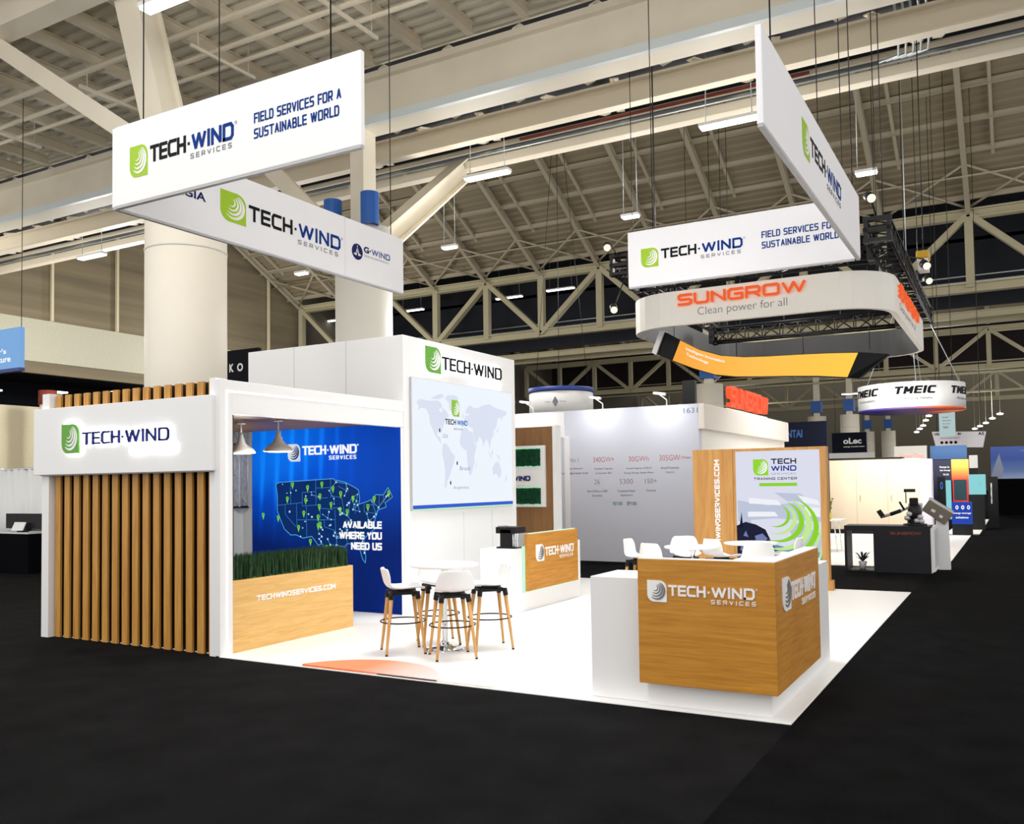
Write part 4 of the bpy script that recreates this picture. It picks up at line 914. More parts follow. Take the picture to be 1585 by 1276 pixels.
b = MB(); strokes(b, fr, 'FIELD SERVICES FOR A', -3.255, -2.07, 5.368, 5.472, .155, .62, .001, .004); strokes(b, fr, 'SUSTAINABLE WORLD', -3.255, -2.14, 5.208, 5.312, .155, .62, .001, .004); b.build('slogan', NAVY, t)
for x in (-5.0, -2.4): cable(t, x, 13.58, 5.78, 12.3)

# ------------------------------------------------------------------ neighbouring stands
SGW = M('cool_grey_wall', S(216, 220, 234), .5)
SGB = M('ivory_wall', S(246, 242, 234), .55)
RED = EM('red_letter_light', S(255, 92, 52), 1.0)
ORANGE = EM('orange_letter', S(240, 96, 40), .95)
t = thing('number_wall', 'tall cool grey booth wall printed with figures and the booth number', 'wall', (-7.6, 17.3, 0))
MB().box(-11.2, -5.42, 17.06, 17.24, .06, 3.225).build('panel', SGW, t)
MB().box(-8.35, -8.24, 17.02, 17.06, .06, 2.66).build('edge_strip', M('edge_white', S(248, 248, 248), .5), t)
MB().box(-11.2, -8.35, 17.04, 17.06, 2.66, 3.2).build('upper_strip', M('edge_white', S(248, 248, 248), .5), t)
MB().box(-11.2, -5.42, 17.08, 17.22, 0, .06).build('base', BLACK, t)
fr = front(17.06); k_ = 17.06/16.5
X = lambda x: x*k_
Z = lambda z: 1.7+(z-1.7)*k_
b = MB(); b.m = 0
REDINK = 1
def figure(st_, xc, zc, wd, ht, m, lines, tail=None):
    b.m = m; text(b, fr, st_, X(xc-wd/2), X(xc+wd/2), Z(zc), Z(zc+ht), .003, -.012)
    b.m = 2
    for i, l in enumerate(lines):
        w_ = .0115*len(l)*1.9; text(b, fr, l, X(xc-w_/2), X(xc+w_/2), Z(zc-.16-.09*i), Z(zc-.16-.09*i+.045), .003)
figure('No.1', -7.88, 2.12, .21, .085, 6, ['Inverter Shipments', 'most bankable inverter brand'])
figure('340GW+', -7.22, 2.105, .46, .10, 1, ['Installed Capacity', 'by December 2022'])
figure('30GWh', -6.47, 2.10, .42, .10, 1, ['Annual Capacity of ESS &', 'Energy Storage System Plants'])
figure('305GW', -5.83, 2.10, .42, .11, 1, ['Annual Production', 'Capacity'])
b.m = 1; text(b, fr, '/Year', X(-5.60), X(-5.40), Z(2.13), Z(2.18), .003)
figure('26', -7.37, 1.66, .12, .095, 6, ['Years of Focus on R&D', 'Innovation']); figure('5300', -6.74, 1.66, .28, .095, 6, ['Cumulative Patent', 'Applications']); figure('150+', -6.22, 1.665, .25, .09, 6, ['Countries'])
b.m = 3; text(b, fr, 'RE100', X(-7.03), X(-6.83), Z(1.235), Z(1.305), .003, .01); b.m = 4; text(b, fr, 'EP100', X(-6.73), X(-6.53), Z(1.235), Z(1.305), .003, .01)
b.m = 5; text(b, fr, '1631', X(-5.53), X(-5.25), Z(3.0), Z(3.10), .003)
b.build('figures_print', [INK, M('salmon_ink', S(196, 96, 88), .5), M('grey_text', S(96, 96, 110), .5), M('teal_ink', S(60, 130, 110), .5), M('dark_teal_ink', S(50, 100, 110), .5), M('slate_ink', S(96, 130, 160), .5), M('taupe_ink', S(140, 120, 124), .5)], t)
t = thing('ivory_wall', 'ivory side wall with an overhanging fascia along the aisle booth', 'wall', (-5.4, 20.5, 0))
MB().box(-5.62, -5.42, 17.25, 24.5, 0, 3.20).build('panel', SGB, t)
bevel(MB().box(-5.42, -5.30, 17.06, 24.5, 2.72, 3.225).build('fascia', M('ivory_fascia', S(236, 229, 220), .55), t), .01)
# lit letters on the ivory wall
t = thing('letter_sign', 'red lit block letters standing on top of the ivory wall', 'sign', (-5.5, 20.0, 3.2))
fr = side(-5.5)
b = MB(); strokes(b, fr, 'SUNGROW', 19.5, 22.93, 3.34, 3.80, .19, .34, -.06, .06); b.build('letters', RED, t)
MB().box(-5.56, -5.5, 19.4, 23.0, 3.27, 3.30).build('rail', WHITE, t)
b = MB()
for y in (19.6, 20.7, 21.8, 22.8): b.tube([(-5.53, y, 3.20), (-5.53, y, 3.30)], .015, 6)
b.build('supports', WHITE, t)
# white arm spotlights on the wall
for x, l in ((-6.1, 'white arm spotlight on top of the grey wall near its right end'), (-7.5, 'white arm spotlight on top of the grey wall in its middle'), (-9.15, 'white arm spotlight on the grey wall left of the round sign')):
    t = thing('arm_spotlight', l, 'lamp', (x, 17.15, 3.22), 'arm spotlights on the grey wall')
    MB().tube([(x, 17.15, 3.22), (x+.02, 17.1, 3.34), (x-.06, 16.9, 3.44)], .014, 6).build('arm', WHITE, t)
    lamp('arm_light', 'AREA', (x, 16.55, 3.42), 8, (1, .98, .96), .25, (math.radians(14), 0, 0))
    MB().bar((x-.16, 16.86, 3.47), (x+.08, 16.86, 3.43), .09, .05).build('head', M('lamp_white', S(248, 248, 248), .4), t)
# round sign behind the wall
t = thing('round_sign', 'round white drum sign with a blue rim above the grey wall', 'sign', (-11.85, 24, 3.7))
MB().lathe([(.96, 3.55), (.96, 4.42), (.93, 4.42), (.93, 3.55)], (-11.85, 24, 0), 40).build('drum', M('drum_cloth', S(226, 227, 228), .6), t)
MB().lathe([(.965, 4.38), (.985, 4.40), (.985, 4.52), (.95, 4.52)], (-11.85, 24, 0), 40).build('rim', M('rim_blue', S(38, 62, 140), .5), t)
b = MB(); b.m = 0
cyl = lambda a, z, d=0: (-11.85+(.965+d)*math.sin(a), 24-(.965+d)*math.cos(a), z)
b.prism(cyl, [(-.26+.45, 4.06), (-.17+.45, 4.22), (-.08+.45, 4.06), (-.17+.45, 3.90)], 0, .004)
for a0, a1, s_ in ((-.05, .14, 'Stages'), (.42, .60, 'Energy')): text(b, cyl, s_, a0, a1, 4.03, 4.09, .012)
b.build('print', GREYINK, t)
for a in (0, 2.1, 4.2): MB().tube([(-11.85+.9*math.cos(a), 24+.9*math.sin(a), 4.5), (-11.85, 24, 13.85)], .008, 5).build('cable', BLACKM, t)
# hanging ring sign
t = thing('ring_sign', 'hanging white rounded-rectangle ring sign with orange letters', 'sign', (-4.6, 22.5, 5.07))
def ring(x0, x1, y0, y1, r, n=8):
    P = []
    for cx, cy, a0 in ((x1-r, y0+r, -PI/2), (x1-r, y1-r, 0), (x0+r, y1-r, PI/2), (x0+r, y0+r, PI)):
        for k in range(n+1): a = a0+k*PI/2/n; P.append((cx+r*math.cos(a), cy+r*math.sin(a)))
    return P
RX = (-7.62, -2.02, 18.5, 26.8)
po, pi_ = ring(*RX, 1.15), ring(RX[0]+.12, RX[1]-.12, RX[2]+.12, RX[3]-.12, 1.03)
b = MB(); n = len(po); b.sm = False
zz = (5.075, 5.825)
A = [b.pts([(x, y, z) for x, y in po]) for z in zz]; B = [b.pts([(x, y, z) for x, y in pi_]) for z in zz]
for k in range(n):
    q = (k+1) % n
    b.m = 0; b.face([A[0]+k, A[0]+q, A[1]+q, A[1]+k]); b.face([A[1]+k, A[1]+q, B[1]+q, B[1]+k]); b.m = 1; b.face([B[0]+q, B[0]+k, B[1]+k, B[1]+q]); b.m = 0; b.face([A[0]+q, A[0]+k, B[0]+k, B[0]+q])
b.build('ring', [M('ring_white', S(248, 245, 238), .5), M('ring_inner', S(70, 70, 72), .6)], t)
fr = front(18.5)
b = MB(); strokes(b, fr, 'SUNGROW', -6.26, -3.58, 5.49, 5.735, .18, .34, .02, .07); b.build('letters', ORANGE, t)
b = MB(); text(b, fr, 'Clean power for all', -5.84, -3.96, 5.20, 5.42, .004, -.012); b.build('slogan', M('steel_ink', S(110, 120, 132), .5), t)
fr = side(-2.02)
b = MB(); strokes(b, fr, 'SUNGROW', 19.9, 23.9, 5.47, 5.73, .18, .34, .02, .07); b.build('letters', ORANGE, t)
b = MB(); text(b, fr, 'Clean power for all', 20.2, 23.5, 5.2, 5.4, .004, -.012); b.build('slogan', M('steel_ink', S(110, 120, 132), .5), t)
for x, y in ((-7.3, 20), (-2.4, 20), (-7.3, 25.5), (-2.4, 25.5)): MB().tube([(x, y, 5.8), (x, y, roofz(y))], .01, 5).build('cable', BLACKM, t)
# curved orange screen under the ring
t = thing('curved_screen', 'long curved orange LED screen sweeping below the ring sign', 'screen', (-4.6, 19.0, 4.2))
top = [(-6.86, 5.10), (-6.45, 4.86), (-6.0, 4.60), (-5.5, 4.42), (-5.0, 4.345), (-4.5, 4.32), (-3.9, 4.31), (-3.3, 4.295), (-2.72, 4.27), (-2.16, 4.20)]
bot = [(-7.10, 4.62), (-6.65, 4.40), (-6.15, 4.18), (-5.65, 4.00), (-5.2, 3.925), (-4.7, 3.89), (-4.1, 3.86), (-3.5, 3.82), (-2.95, 3.76), (-2.75, 3.74)]
yb = lambda k: 19.0+.25*((k-4.5)/4.5)**2
def ribbon(k0, k1, f0, f1, y0, y1, mat, name):
    b = MB(); R = []
    for k in range(k0, k1+1):
        q = []
        for d in (y0, y1):
            for f in (f0, f1): q.append((bot[k][0]+(top[k][0]-bot[k][0])*f, yb(k)+d, bot[k][1]+(top[k][1]-bot[k][1])*f))
        R.append(b.pts([q[0], q[1], q[3], q[2]]))
    for j in range(len(R)-1):
        for i in range(4): b.face([R[j]+i, R[j]+(i+1) % 4, R[j+1]+(i+1) % 4, R[j+1]+i])
    b.face([R[0]+i for i in range(4)]); b.face([R[-1]+i for i in range(4)])
    return b.build(name, mat, t)
ribbon(0, 9, 0, 1, .02, .22, BLACK, 'casing')
gm = gradient('orange_screen', [(0, S(248, 158, 40)), (.5, S(252, 188, 70)), (1, S(254, 204, 66))], 0, -2.3, 1.8, emit=1.0)
gm.node_tree.nodes['Principled BSDF'].inputs['Base Color'].default_value = (0, 0, 0, 1)
for l in list(gm.node_tree.links):
    if l.to_socket.name == 'Base Color': gm.node_tree.links.remove(l)
ribbon(1, 8, .03, .97, -.01, .02, gm, 'display')
MB().hexa([(-7.16, 19.2, 4.64), (-7.06, 19.2, 4.58), (-7.06, 19.45, 4.58), (-7.16, 19.45, 4.64), (-6.96, 19.2, 5.12), (-6.85, 19.2, 5.11), (-6.85, 19.45, 5.11), (-6.96, 19.45, 5.12)]).build('white_end', WHITE, t)
sl = lambda a, z, d=0: (a, 18.985+.18*max(0, (-5.2-a)/1.6)**2-d, z-.52*(a+6.35)+.15*max(0, a+6.2)**2)
b = MB(); text(b, sl, 'Intelligent Innovation', -6.30, -5.42, 4.62, 4.70, .004, .02); text(b, sl, 'Technology', -6.30, -5.78, 4.50, 4.58, .004, .02); b.build('screen_text', EM('screen_text_white', (1, 1, 1, 1), 1.0), t)
for x in (-6.6, -5.2, -3.8, -2.5): MB().tube([(x, 19.15, 4.3), (x, 19.15, 6.0)], .008, 5).build('cable', BLACKM, t)
# black lighting trusses over the ring
def box_truss(name, label, a, c, s_, step, ax):
    t = thing(name, label, 'truss', a, 'black lighting trusses over the ring sign')
    a, c = Vector(a), Vector(c); d = (c-a); L = d.length; d.normalize(); sd = d.cross(Vector((0, 0, 1))).normalized(); up = Vector((0, 0, 1))
    cs = [sd*(i*s_/2)+up*(j*s_/2) for i, j in ((-1, -1), (1, -1), (1, 1), (-1, 1))]
    b = MB()
    for q in cs: b.tube([a+q, c+q], .035, 6)
    b.build('chord', BLACKM, t)
    b = MB(); n = int(L/step)
    for k in range(n):
        p, q = a+d*(k*step), a+d*((k+1)*step)
        for i in range(4):
            u, v = (cs[i], cs[(i+1) % 4]) if k % 2 else (cs[(i+1) % 4], cs[i])
            b.tube([p+u, q+v], .018, 5); b.tube([p+cs[i], p+cs[(i+1) % 4]], .014, 5)
    b.build('bracing', BLACKM, t)
    for q in (a, c):
        b = MB(); b.bar(q-d*.06, q+d*.06, s_+.1, .08).bar(q-d*.06+up*s_/2, q+d*.06+up*s_/2, s_+.1, .07).bar(q-d*.06-up*s_/2, q+d*.06-up*s_/2, s_+.1, .07).bar(q-d*.06+sd*s_/2, q+d*.06+sd*s_/2, .07, s_+.1).bar(q-d*.06-sd*s_/2, q+d*.06-sd*s_/2, .07, s_+.1)
        b.build('end_plate', BLACKM, t)
    for f in (.1, .9): MB().tube([a+d*(L*f)+up*s_/2, a+d*(L*f)+up*(roofz((a+d*(L*f)).y)-a.z)], .01, 5).build('cable', BLACKM, t)
    return t
box_truss('lighting_truss', 'black box truss receding right of the angled banner', (-2.1, 17.6, 6.32), (-2.1, 26.6, 6.12), .40, .45, 'y')
box_truss('lighting_truss', 'black box truss along the front of the ring sign', (-7.3, 18.6, 6.18), (-2.35, 18.6, 6.18), .36, .45, 'x')
box_truss('lighting_truss', 'black box truss end just left of the rear banner', (-7.55, 18.4, 6.55), (-7.55, 26.0, 6.3), .40, .45, 'y')
box_truss('lighting_truss', 'black box truss seen inside the ring below its front edge', (-7.0, 23.5, 5.6), (-2.4, 23.5, 5.6), .36, .45, 'x')
for (x, y, z), l in zip(((-2.2, 17.2, 6.85), (-1.55, 20.2, 6.15), (-1.75, 23.5, 6.5), (-7.75, 18.1, 6.95), (-7.7, 18.3, 5.6)), ('spotlight on the truss end right of the angled banner', 'black spotlight hanging right of the receding truss', 'small spotlight further along the receding truss', 'small white spotlight above the left truss end', 'small white spotlight below the left truss end')):
    t = thing('spotlight', l, 'lamp', (x, y, z), 'spotlights on the black trusses')
    MB().tube([(x, y, z), (x+.08, y-.16, z-.1)], .085, 12).build('can', BLACKM, t)
    MB().tube([(x+.08, y-.16, z-.1), (x+.085, y-.17, z-.106)], .078, 12).build('lens', EM('spot_lens', S(255, 244, 220), 1.2), t)
    MB().tube([(x, y, z), (x, y+.15, z+.12), (-2.1 if x > -5 else -7.5, y+.4, 6.5 if y < 22 else 6.35)], .015, 5).build('yoke', BLACKM, t)
t = thing('chain_motor', 'yellow chain motor beside the receding black truss', 'motor', (-1.62, 21.25, 6.45))
bevel(MB().box(-1.75, -1.5, 21.0, 21.5, 6.45, 6.62).build('body', M('yellow_motor', S(214, 170, 40), .5), t), .03); MB().tube([(-1.62, 21.25, 6.6), (-1.62, 21.25, 13.35)], .012, 5).build('chain', BLACKM, t)
tag(MB().box(-1.72, -1.52, 21.05, 21.45, 6.2, 6.45).build('control_box', WHITE), 'small white box hanging below the yellow motor', 'box')

# dark counter and its things
t = thing('dark_counter', 'dark grey counter with faint orange letters by the aisle', 'counter', (-2.05, 17.6, 0))
b = MB().box(-2.30, -1.36, 17.34, 17.95, 0, .84).box(-2.80, -2.30, 17.34, 17.95, .755, .84).box(-2.80, -2.755, 17.34, 17.95, 0, .755).box(-2.755, -2.30, 17.34, 17.95, 0, .03)
bevel(b.build('body', M('anthracite', S(40, 42, 48), .5, spec=.2), t), .004)
fr = front(17.34); b = MB(); strokes(b, fr, 'SUNGROW', -2.01, -1.50, .685, .735, .2, .34, .001, .004); b.build('lettering', M('dull_orange', S(148, 66, 48), .5), t)
t = thing('leaning_display', 'white framed display leaning at the aisle end of the dark counter', 'display', (-1.28, 17.7, 0))
MB().box(-1.355, -1.335, 17.35, 17.95, .012, .80).box(-1.335, -1.30, 17.4, 18.9, .03, .83).build('frame', WHITE, t)
MB().box(-1.30, -1.292, 17.48, 18.8, .10, .77).build('screen', M('grey_screen', S(186, 190, 196), .3), t)
tag(MB().box(-5.30, -1.35, 18.4, 29.0, .0005, .012).box(-1.35, -1.2, 19.2, 29.0, .0005, .012).build('neighbour_flooring', WHITEF), 'white floor of the next stand along the aisle', 'flooring')
t = thing('potted_plant', 'dark green strap-leaf plant in a white pot in the counter opening', 'plant', (-2.53, 17.62, .03))
MB().lathe([(.045, .031), (.075, .17), (.068, .17), (.06, .15)], (-2.53, 17.62, 0), 18).build('pot', PLASTIC, t)
b = MB(); rnd = random.Random(5)
for k in range(15):
    a = rnd.uniform(0, 2*PI); L = rnd.uniform(.14, .27); hh = rnd.uniform(.12, .30); pr = None
    for i in range(6):
        f = i/5; r_ = L*f; z = .16+hh*(f*1.7-1.05*f*f); wv = .022*math.sin(PI*(f*.85+.12)); c = (-2.53+r_*math.cos(a), 17.62+r_*math.sin(a)*.6, z)
        q = b.pts([(c[0]-wv*math.sin(a), c[1]+wv*math.cos(a), z), (c[0]+wv*math.sin(a), c[1]-wv*math.cos(a), z)])
        if pr is not None: b.face([pr, pr+1, q+1, q])
        pr = q
b.build('leaves', M('dark_leaf', S(24, 44, 32), .4), t, recalc=False)
# robot arm display on the counter
t = thing('robot_barista', 'black and white twin-arm machine standing on the dark counter', 'machine', (-1.62, 17.6, .84))
SIL = M('machine_silver', S(206, 206, 208), .3, .4); TANB = M('machine_taupe', S(120, 110, 98), .5)
MB().lathe([(.20, .84), (.20, .87), (.13, .88), (.13, .96)], (-1.62, 17.6, 0), 20).build('base', BLACKM, t)
MB().lathe([(.07, .96), (.11, 1.0), (.12, 1.08), (.10, 1.2), (.06, 1.22)], (-1.62, 17.6, 0), 18).build('torso', BLACKM, t)
bevel(MB().box(-1.70, -1.56, 17.52, 17.66, 1.20, 1.34).build('head', BLACK, t), .02)
MB().box(-1.73, -1.50, 17.62, 17.72, 1.08, 1.24).build('back_housing', SIL, t)
b = MB().tube([(-1.76, 17.6, 1.24), (-1.76, 17.6, 1.50)], .01, 6); b.box(-1.79, -1.60, 17.57, 17.62, 1.44, 1.50); b.build('camera_mast', BLACKM, t)
b = MB().tube([(-1.72, 17.58, 1.16), (-1.86, 17.55, 1.10), (-2.14, 17.5, 1.0)], .026, 8); b.build('arm', SIL, t)
b = MB().tube([(-1.84, 17.52, 1.11), (-2.02, 17.5, 1.04)], .034, 8).bar((-2.12, 17.5, .99), (-2.20, 17.48, 1.12), .04, .05).bar((-2.16, 17.5, .97), (-2.24, 17.5, 1.10), .03, .03).tube([(-1.78, 17.5, 1.12), (-1.86, 17.5, 1.27)], .02, 6); b.build('gripper', BLACK, t)
b = MB()
for x, z in ((-1.74, .98), (-1.52, 1.0), (-1.58, .93), (-1.70, 1.05), (-1.50, .92)): b.lathe([(.01, z-.045), (.042, z-.03), (.05, z), (.042, z+.03), (.01, z+.045)], (x, 17.48, 0), 12)
b.build('joint_caps', SIL, t)
t = thing('tilted_cabinet', 'taupe cabinet with white stripe tilted beside the twin-arm machine', 'cabinet', (-1.25, 18.3, .5))
b = MB(); b.bar((-1.48, 18.2, 1.20), (-1.10, 18.2, .93), .3, .24, up=(.6, 0, .8)); bevel(b.build('body', TANB, t), .01)
MB().bar((-1.42, 18.2, 1.32), (-1.03, 18.2, 1.06), .26, .035, up=(.6, 0, .8)).build('stripe', SIL, t)
MB().bar((-1.38, 18.04, 1.11), (-1.32, 18.04, 1.07), .02, .05, up=(.6, 0, .8)).bar((-1.25, 18.04, 1.0), (-1.2, 18.04, .97), .02, .05, up=(.6, 0, .8)).build('label_plate', PLASTIC, t)
MB().bar((-1.2, 18.2, .012), (-1.22, 18.2, .92), .2, .2).build('stand', WHITE, t)
# ivory cupboards
IV = M('ivory_cupboard', S(248, 228, 200), .5)
t = thing('cupboard_wall', 'long ivory cupboard wall with tall doors behind the dark counter', 'cabinet', (-4.0, 31.3, 0))
MB().box(-5.60, -2.70, 31.34, 31.9, .012, 2.33).build('carcass', IV, t)
for k in range(3):
    x0 = -5.58+.955*k
    d = MB().box(x0+.006, x0+.949, 31.31, 31.339, .03, 2.30).build('door', IV, t)
    MB().box(x0+.10, x0+.115, 31.29, 31.31, .95, 1.15).build('handle', M('brass', S(190, 150, 70), .3, .8), d)
MB().box(-2.70, -2.36, 31.2, 31.9, .012, 2.30).build('end_panel', M('pale_lilac', S(232, 226, 238), .5), t)
MB().box(-5.60, -3.2, 31.3, 31.9, 2.33, 2.38).build('cornice', BLACK, t)
t = thing('vase', 'small yellow vase of flowers on the far white table', 'vase', (-3.86, 22.0, .76))
MB().lathe([(.05, .76), (.07, .80), (.04, .88), (.05, .90)], (-3.86, 22, 0), 14).build('body', M('yellow_vase', S(214, 204, 90), .4), t)
b = MB(); rnd = random.Random(9)
for k in range(22):
    a = rnd.uniform(0, 2*PI); r_ = rnd.uniform(.02, .13); z = rnd.uniform(.98, 1.26); b.lathe([(.004, -.02), (.03, 0), (.004, .02)], (-3.86+r_*math.cos(a), 22+r_*math.sin(a), z), 6)
    b.tube([(-3.86, 22, .9), (-3.86+r_*math.cos(a), 22+r_*math.sin(a), z)], .005, 4)
b.build('flowers', M('olive_flower', S(120, 120, 40), .6), t)
t = thing('white_table', 'white table with chrome legs far right of the poster wall', 'table', (-3.95, 22.0, 0))
MB().box(-4.6, -3.55, 21.6, 22.4, .72, .755).build('table_top', PLASTIC, t)
for x in (-4.45, -3.72):
    for y in (21.7, 22.3): MB().tube([(x, y, .72), (x+.06, y, .012)], .014, 6).build('leg', CHROME, t)
# TMEIC drum
t = thing('drum_sign', 'hanging white drum sign with black italic letters at right', 'sign', (-2.75, 31.8, 3.8))
cx, cy, R = -2.95, 31.9, 1.62
dm = gradient('drum_underside', [(0, S(66, 56, 150)), (.45, S(110, 80, 130)), (.7, S(236, 110, 60)), (1, S(240, 130, 80))], 0, -1.3, 1.7)
MB().lathe([(R, 3.92), (R, 4.72), (R-.05, 4.72), (R-.05, 3.95)], (cx, cy, 0), 64).build('drum', M('drum_white', S(240, 240, 242), .55), t)
MB().lathe([(R-.07, 3.86), (R+.004, 3.88), (R+.004, 3.925), (R-.07, 3.93)], (cx, cy, 0), 64).build('underside', dm, t)
cyl = lambda a, z, d=0: (cx+(R+.004+d)*math.sin(a), cy-(R+.004+d)*math.cos(a), z)
for a0 in (-1.30, -.22, .86):
    b = MB(); strokes(b, lambda a, z, d=0: cyl(a+.16*(z-4.3), z, d), 'TMEIC', a0, a0+.74, 4.33, 4.57, .21, .8, .004, .014)
    text(b, lambda a, z, d=0: cyl(a+.12*(z-4.1), z, d), 'We drive industry', a0+.17, a0+.69, 4.12, 4.23, .014, .0); b.build('lettering', INK, t)
for a in (-.9, .2, 1.3, 3.0): MB().tube([(cx+R*.95*math.sin(a), cy-R*.95*math.cos(a), 4.7), (cx, cy, 8.3)], .014, 5).build('cable', GALV, t)
MB().tube([(cx, cy, 8.3), (cx, cy, roofz(cy)+.05)], .014, 5).build('cable', GALV, t)
# signs and stands further down the aisle
def panel(name, label, cat, x0, x1, y, z0, z1, mat, th=.06, txt=None, tm=None, group=None, base=False, hang=False):
    t = thing(name, label, cat, ((x0+x1)/2, y, z0), group)
    MB().box(x0, x1, y, y+th, z0, z1).build('board', mat, t)
    if txt:
        b = MB()
        for s_, a0, a1, b0, b1 in txt: text(b, front(y), s_, a0, a1, b0, b1, .006, .03)
        b.build('lettering', tm, t)
    if base: MB().box(x0, x1, y+.01, y+th, 0.012, z0).build('stand', BLACK, t)
    if hang:
        for x in (x0+.1*(x1-x0), x1-.1*(x1-x0)): MB().tube([(x, y+th/2, z1), (x, y+th/2, roofz(y)+.05)], .012, 5).build('cable', BLACKM, t)
    return t
NB = M('navy_board', S(13, 17, 34), .6, spec=.1); CYB = EM('cyan_screen', S(150, 226, 230), .85)
panel('hanging_sign', 'black hanging sign with a white lowercase name left of the drum', 'sign', -8.9, -7.1, 52, 3.1, 4.25, NB, .2, [('oLec', -8.3, -7.35, 3.62, 3.95), ('energy transformers', -8.3, -7.2, 3.42, 3.5)], WHITEINK, hang=True)
panel('booth_wall', 'white low booth wall under the black lowercase sign', 'wall', -8.9, -6.6, 51, .0, 3.1, WHITE, .2)
panel('navy_board', 'dark navy fascia with blue letters beside the ivory wall', 'sign', -6.75, -5.2, 29.5, 2.3, 3.55, NB, .3, [('ANTAI', -6.6, -5.95, 3.05, 3.3)], M('sky_ink', S(36, 78, 132), .5), base=True)
panel('letter_wall', 'ivory fascia with pale red lettering above the cupboards', 'sign', -3.95, -2.85, 36, 2.0, 2.88, SGB, .3, [('PowerTitan', -3.75, -2.95, 2.42, 2.6)], EM('pink_letter', S(255, 190, 180), 1.0), base=True)
panel('light_blue_banner', 'narrow light blue hanging banner below the drum sign', 'banner', -2.54, -1.98, 38, 3.28, 4.75, M('ice_blue', S(190, 222, 230), .5), .06, [('Power', -2.42, -2.2, 3.98, 4.04), ('electronics', -2.42, -2.12, 3.86, 3.91), ('for a new', -2.42, -2.15, 3.74, 3.79), ('TMEIC', -2.42, -2.2, 3.58, 3.66)], GREYINK, hang=True)
t = thing('trapezoid_sign', 'hanging white trapezoid sign with small round emblems far right', 'sign', (-2.0, 40.5, 2.95))
MB().prism(front(40.4), [(-2.85, 2.95), (-1.15, 2.88), (-1.02, 3.52), (-2.98, 3.58)], -.6, 0).build('board', M('pearl', S(236, 232, 240), .5), t)
b = MB(); b.m = 0; fr = front(40.4)
text(b, fr, 'VEN', -2.9, -2.62, 3.42, 3.52, .006, .03); text(b, fr, 'E', -2.02, -1.9, 3.42, 3.5, .006, .03); text(b, fr, 'AS', -1.3, -1.08, 3.38, 3.5, .006, .03)
for k in range(4): b.prism(fr, [(-2.62+.17*k+.06*math.cos(i*PI/6), 3.12+.06*math.sin(i*PI/6)) for i in range(12)], .001, .006)
b.m = 1; text(b, fr, 'A RENEWABLE ENERGY', -2.7, -1.95, 3.27, 3.32, .006)
b.build('lettering', [INK, M('rose_ink', S(170, 60, 90), .5)], t)
for x in (-2.8, -1.2): MB().tube([(x, 40.6, 3.5), (x, 40.6, roofz(40.6)+.05)], .012, 5).build('cable', BLACKM, t)
panel('blue_canopy', 'blue and dark fascia right behind the cupboard end', 'sign', -2.75, -1.55, 36.2, 2.36, 2.86, gradient('canopy_blue', [(0, S(40, 40, 52)), (.3, S(60, 110, 180)), (1, S(86, 140, 210))], 2, -.3, .3), .3, base=False)
MBx = MB().box(-2.72, -1.58, 36.25, 36.45, 0, 2.36); tag(MBx.build('dark_booth_wall', BLACK), 'dark booth wall under the blue fascia', 'wall')
panel('navy_poster', 'navy poster with white heading beside the ivory cupboards', 'poster', -2.56, -1.95, 34, .62, 2.30, M('deep_navy', S(22, 30, 70), .5), .06, [('Partner in', -2.3, -2.0, 2.02, 2.09), ('the Energi', -2.3, -1.98, 1.9, 1.97), ('W-I-R', -2.2, -2.02, 1.76, 1.83)], WHITEINK, base=True)
panel('black_roll_up', 'black roll-up with blue oval in front of the navy poster', 'banner', -2.34, -2.1, 33.3, .3, 1.72, BLACK, .05, [('O', -2.25, -2.17, 1.3, 1.55)], EM('oval_blue', S(70, 130, 240), .9), base=True)
panel('teal_roll_up', 'pale teal roll-up beside the black one', 'banner', -2.08, -1.92, 33.2, .3, 1.6, CYB, .05, base=True)
panel('orange_poster', 'orange and yellow poster over a red kiosk screen', 'poster', -1.88, -1.37, 33, 1.60, 2.29, gradient('sunset_print', [(0, S(222, 50, 40)), (.4, S(246, 130, 50)), (1, S(250, 204, 80))], 2, 0, .69, emit=.5), .1)
t = panel('red_kiosk', 'red kiosk with a dark teal screen under the orange poster', 'kiosk', -1.86, -1.39, 33, .012, 1.60, M('kiosk_red', S(206, 44, 48), .5), .2)
MB().box(-1.82, -1.45, 32.98, 33, .95, 1.62).build('screen', M('dark_teal_glass', S(28, 62, 70), .2), t)
panel('cyan_screen', 'bright cyan screen right of the red kiosk', 'screen', -1.34, -.86, 32, 1.14, 1.78, CYB, .08, [('VVW', -1.1, -.95, 1.4, 1.5)], M('teal_line', S(90, 170, 190), .5))
panel('black_desk', 'black desk under the cyan screen', 'desk', -1.36, -.92, 32, .012, 1.14, BLACK, .5)
panel('white_sign_box', 'small white box sign above the cyan screen', 'sign', -1.47, -1.2, 36, 2.02, 2.48, PLASTIC, .2, base=True)
panel('blue_counter', 'bright blue counter with white drops and text down the aisle', 'counter', -1.68, -1.16, 29, .33, .97, EM('counter_blue', S(40, 78, 190), .8), .4, [('Energy storage', -1.66, -1.18, .62, .68), ('solutions', -1.58, -1.25, .50, .56)]+[('o', -1.58+.15*k, -1.5+.15*k, .76, .88) for k in range(3)], WHITEINK, base=True)
panel('dark_roll_up', 'pair of dark slim banners right of the cyan screen', 'banner', -.84, -.55, 33.5, .3, 1.7, BLACK, .05, [('ENERGY', -.76, -.72, .8, 1.5)], WHITEINK, base=True)
tag(MB().box(-1.9, -1.0, 29.5, 40, .0005, .02).build('neighbour_flooring', WHITEF), 'white floor strip of the stands further down the aisle', 'flooring')
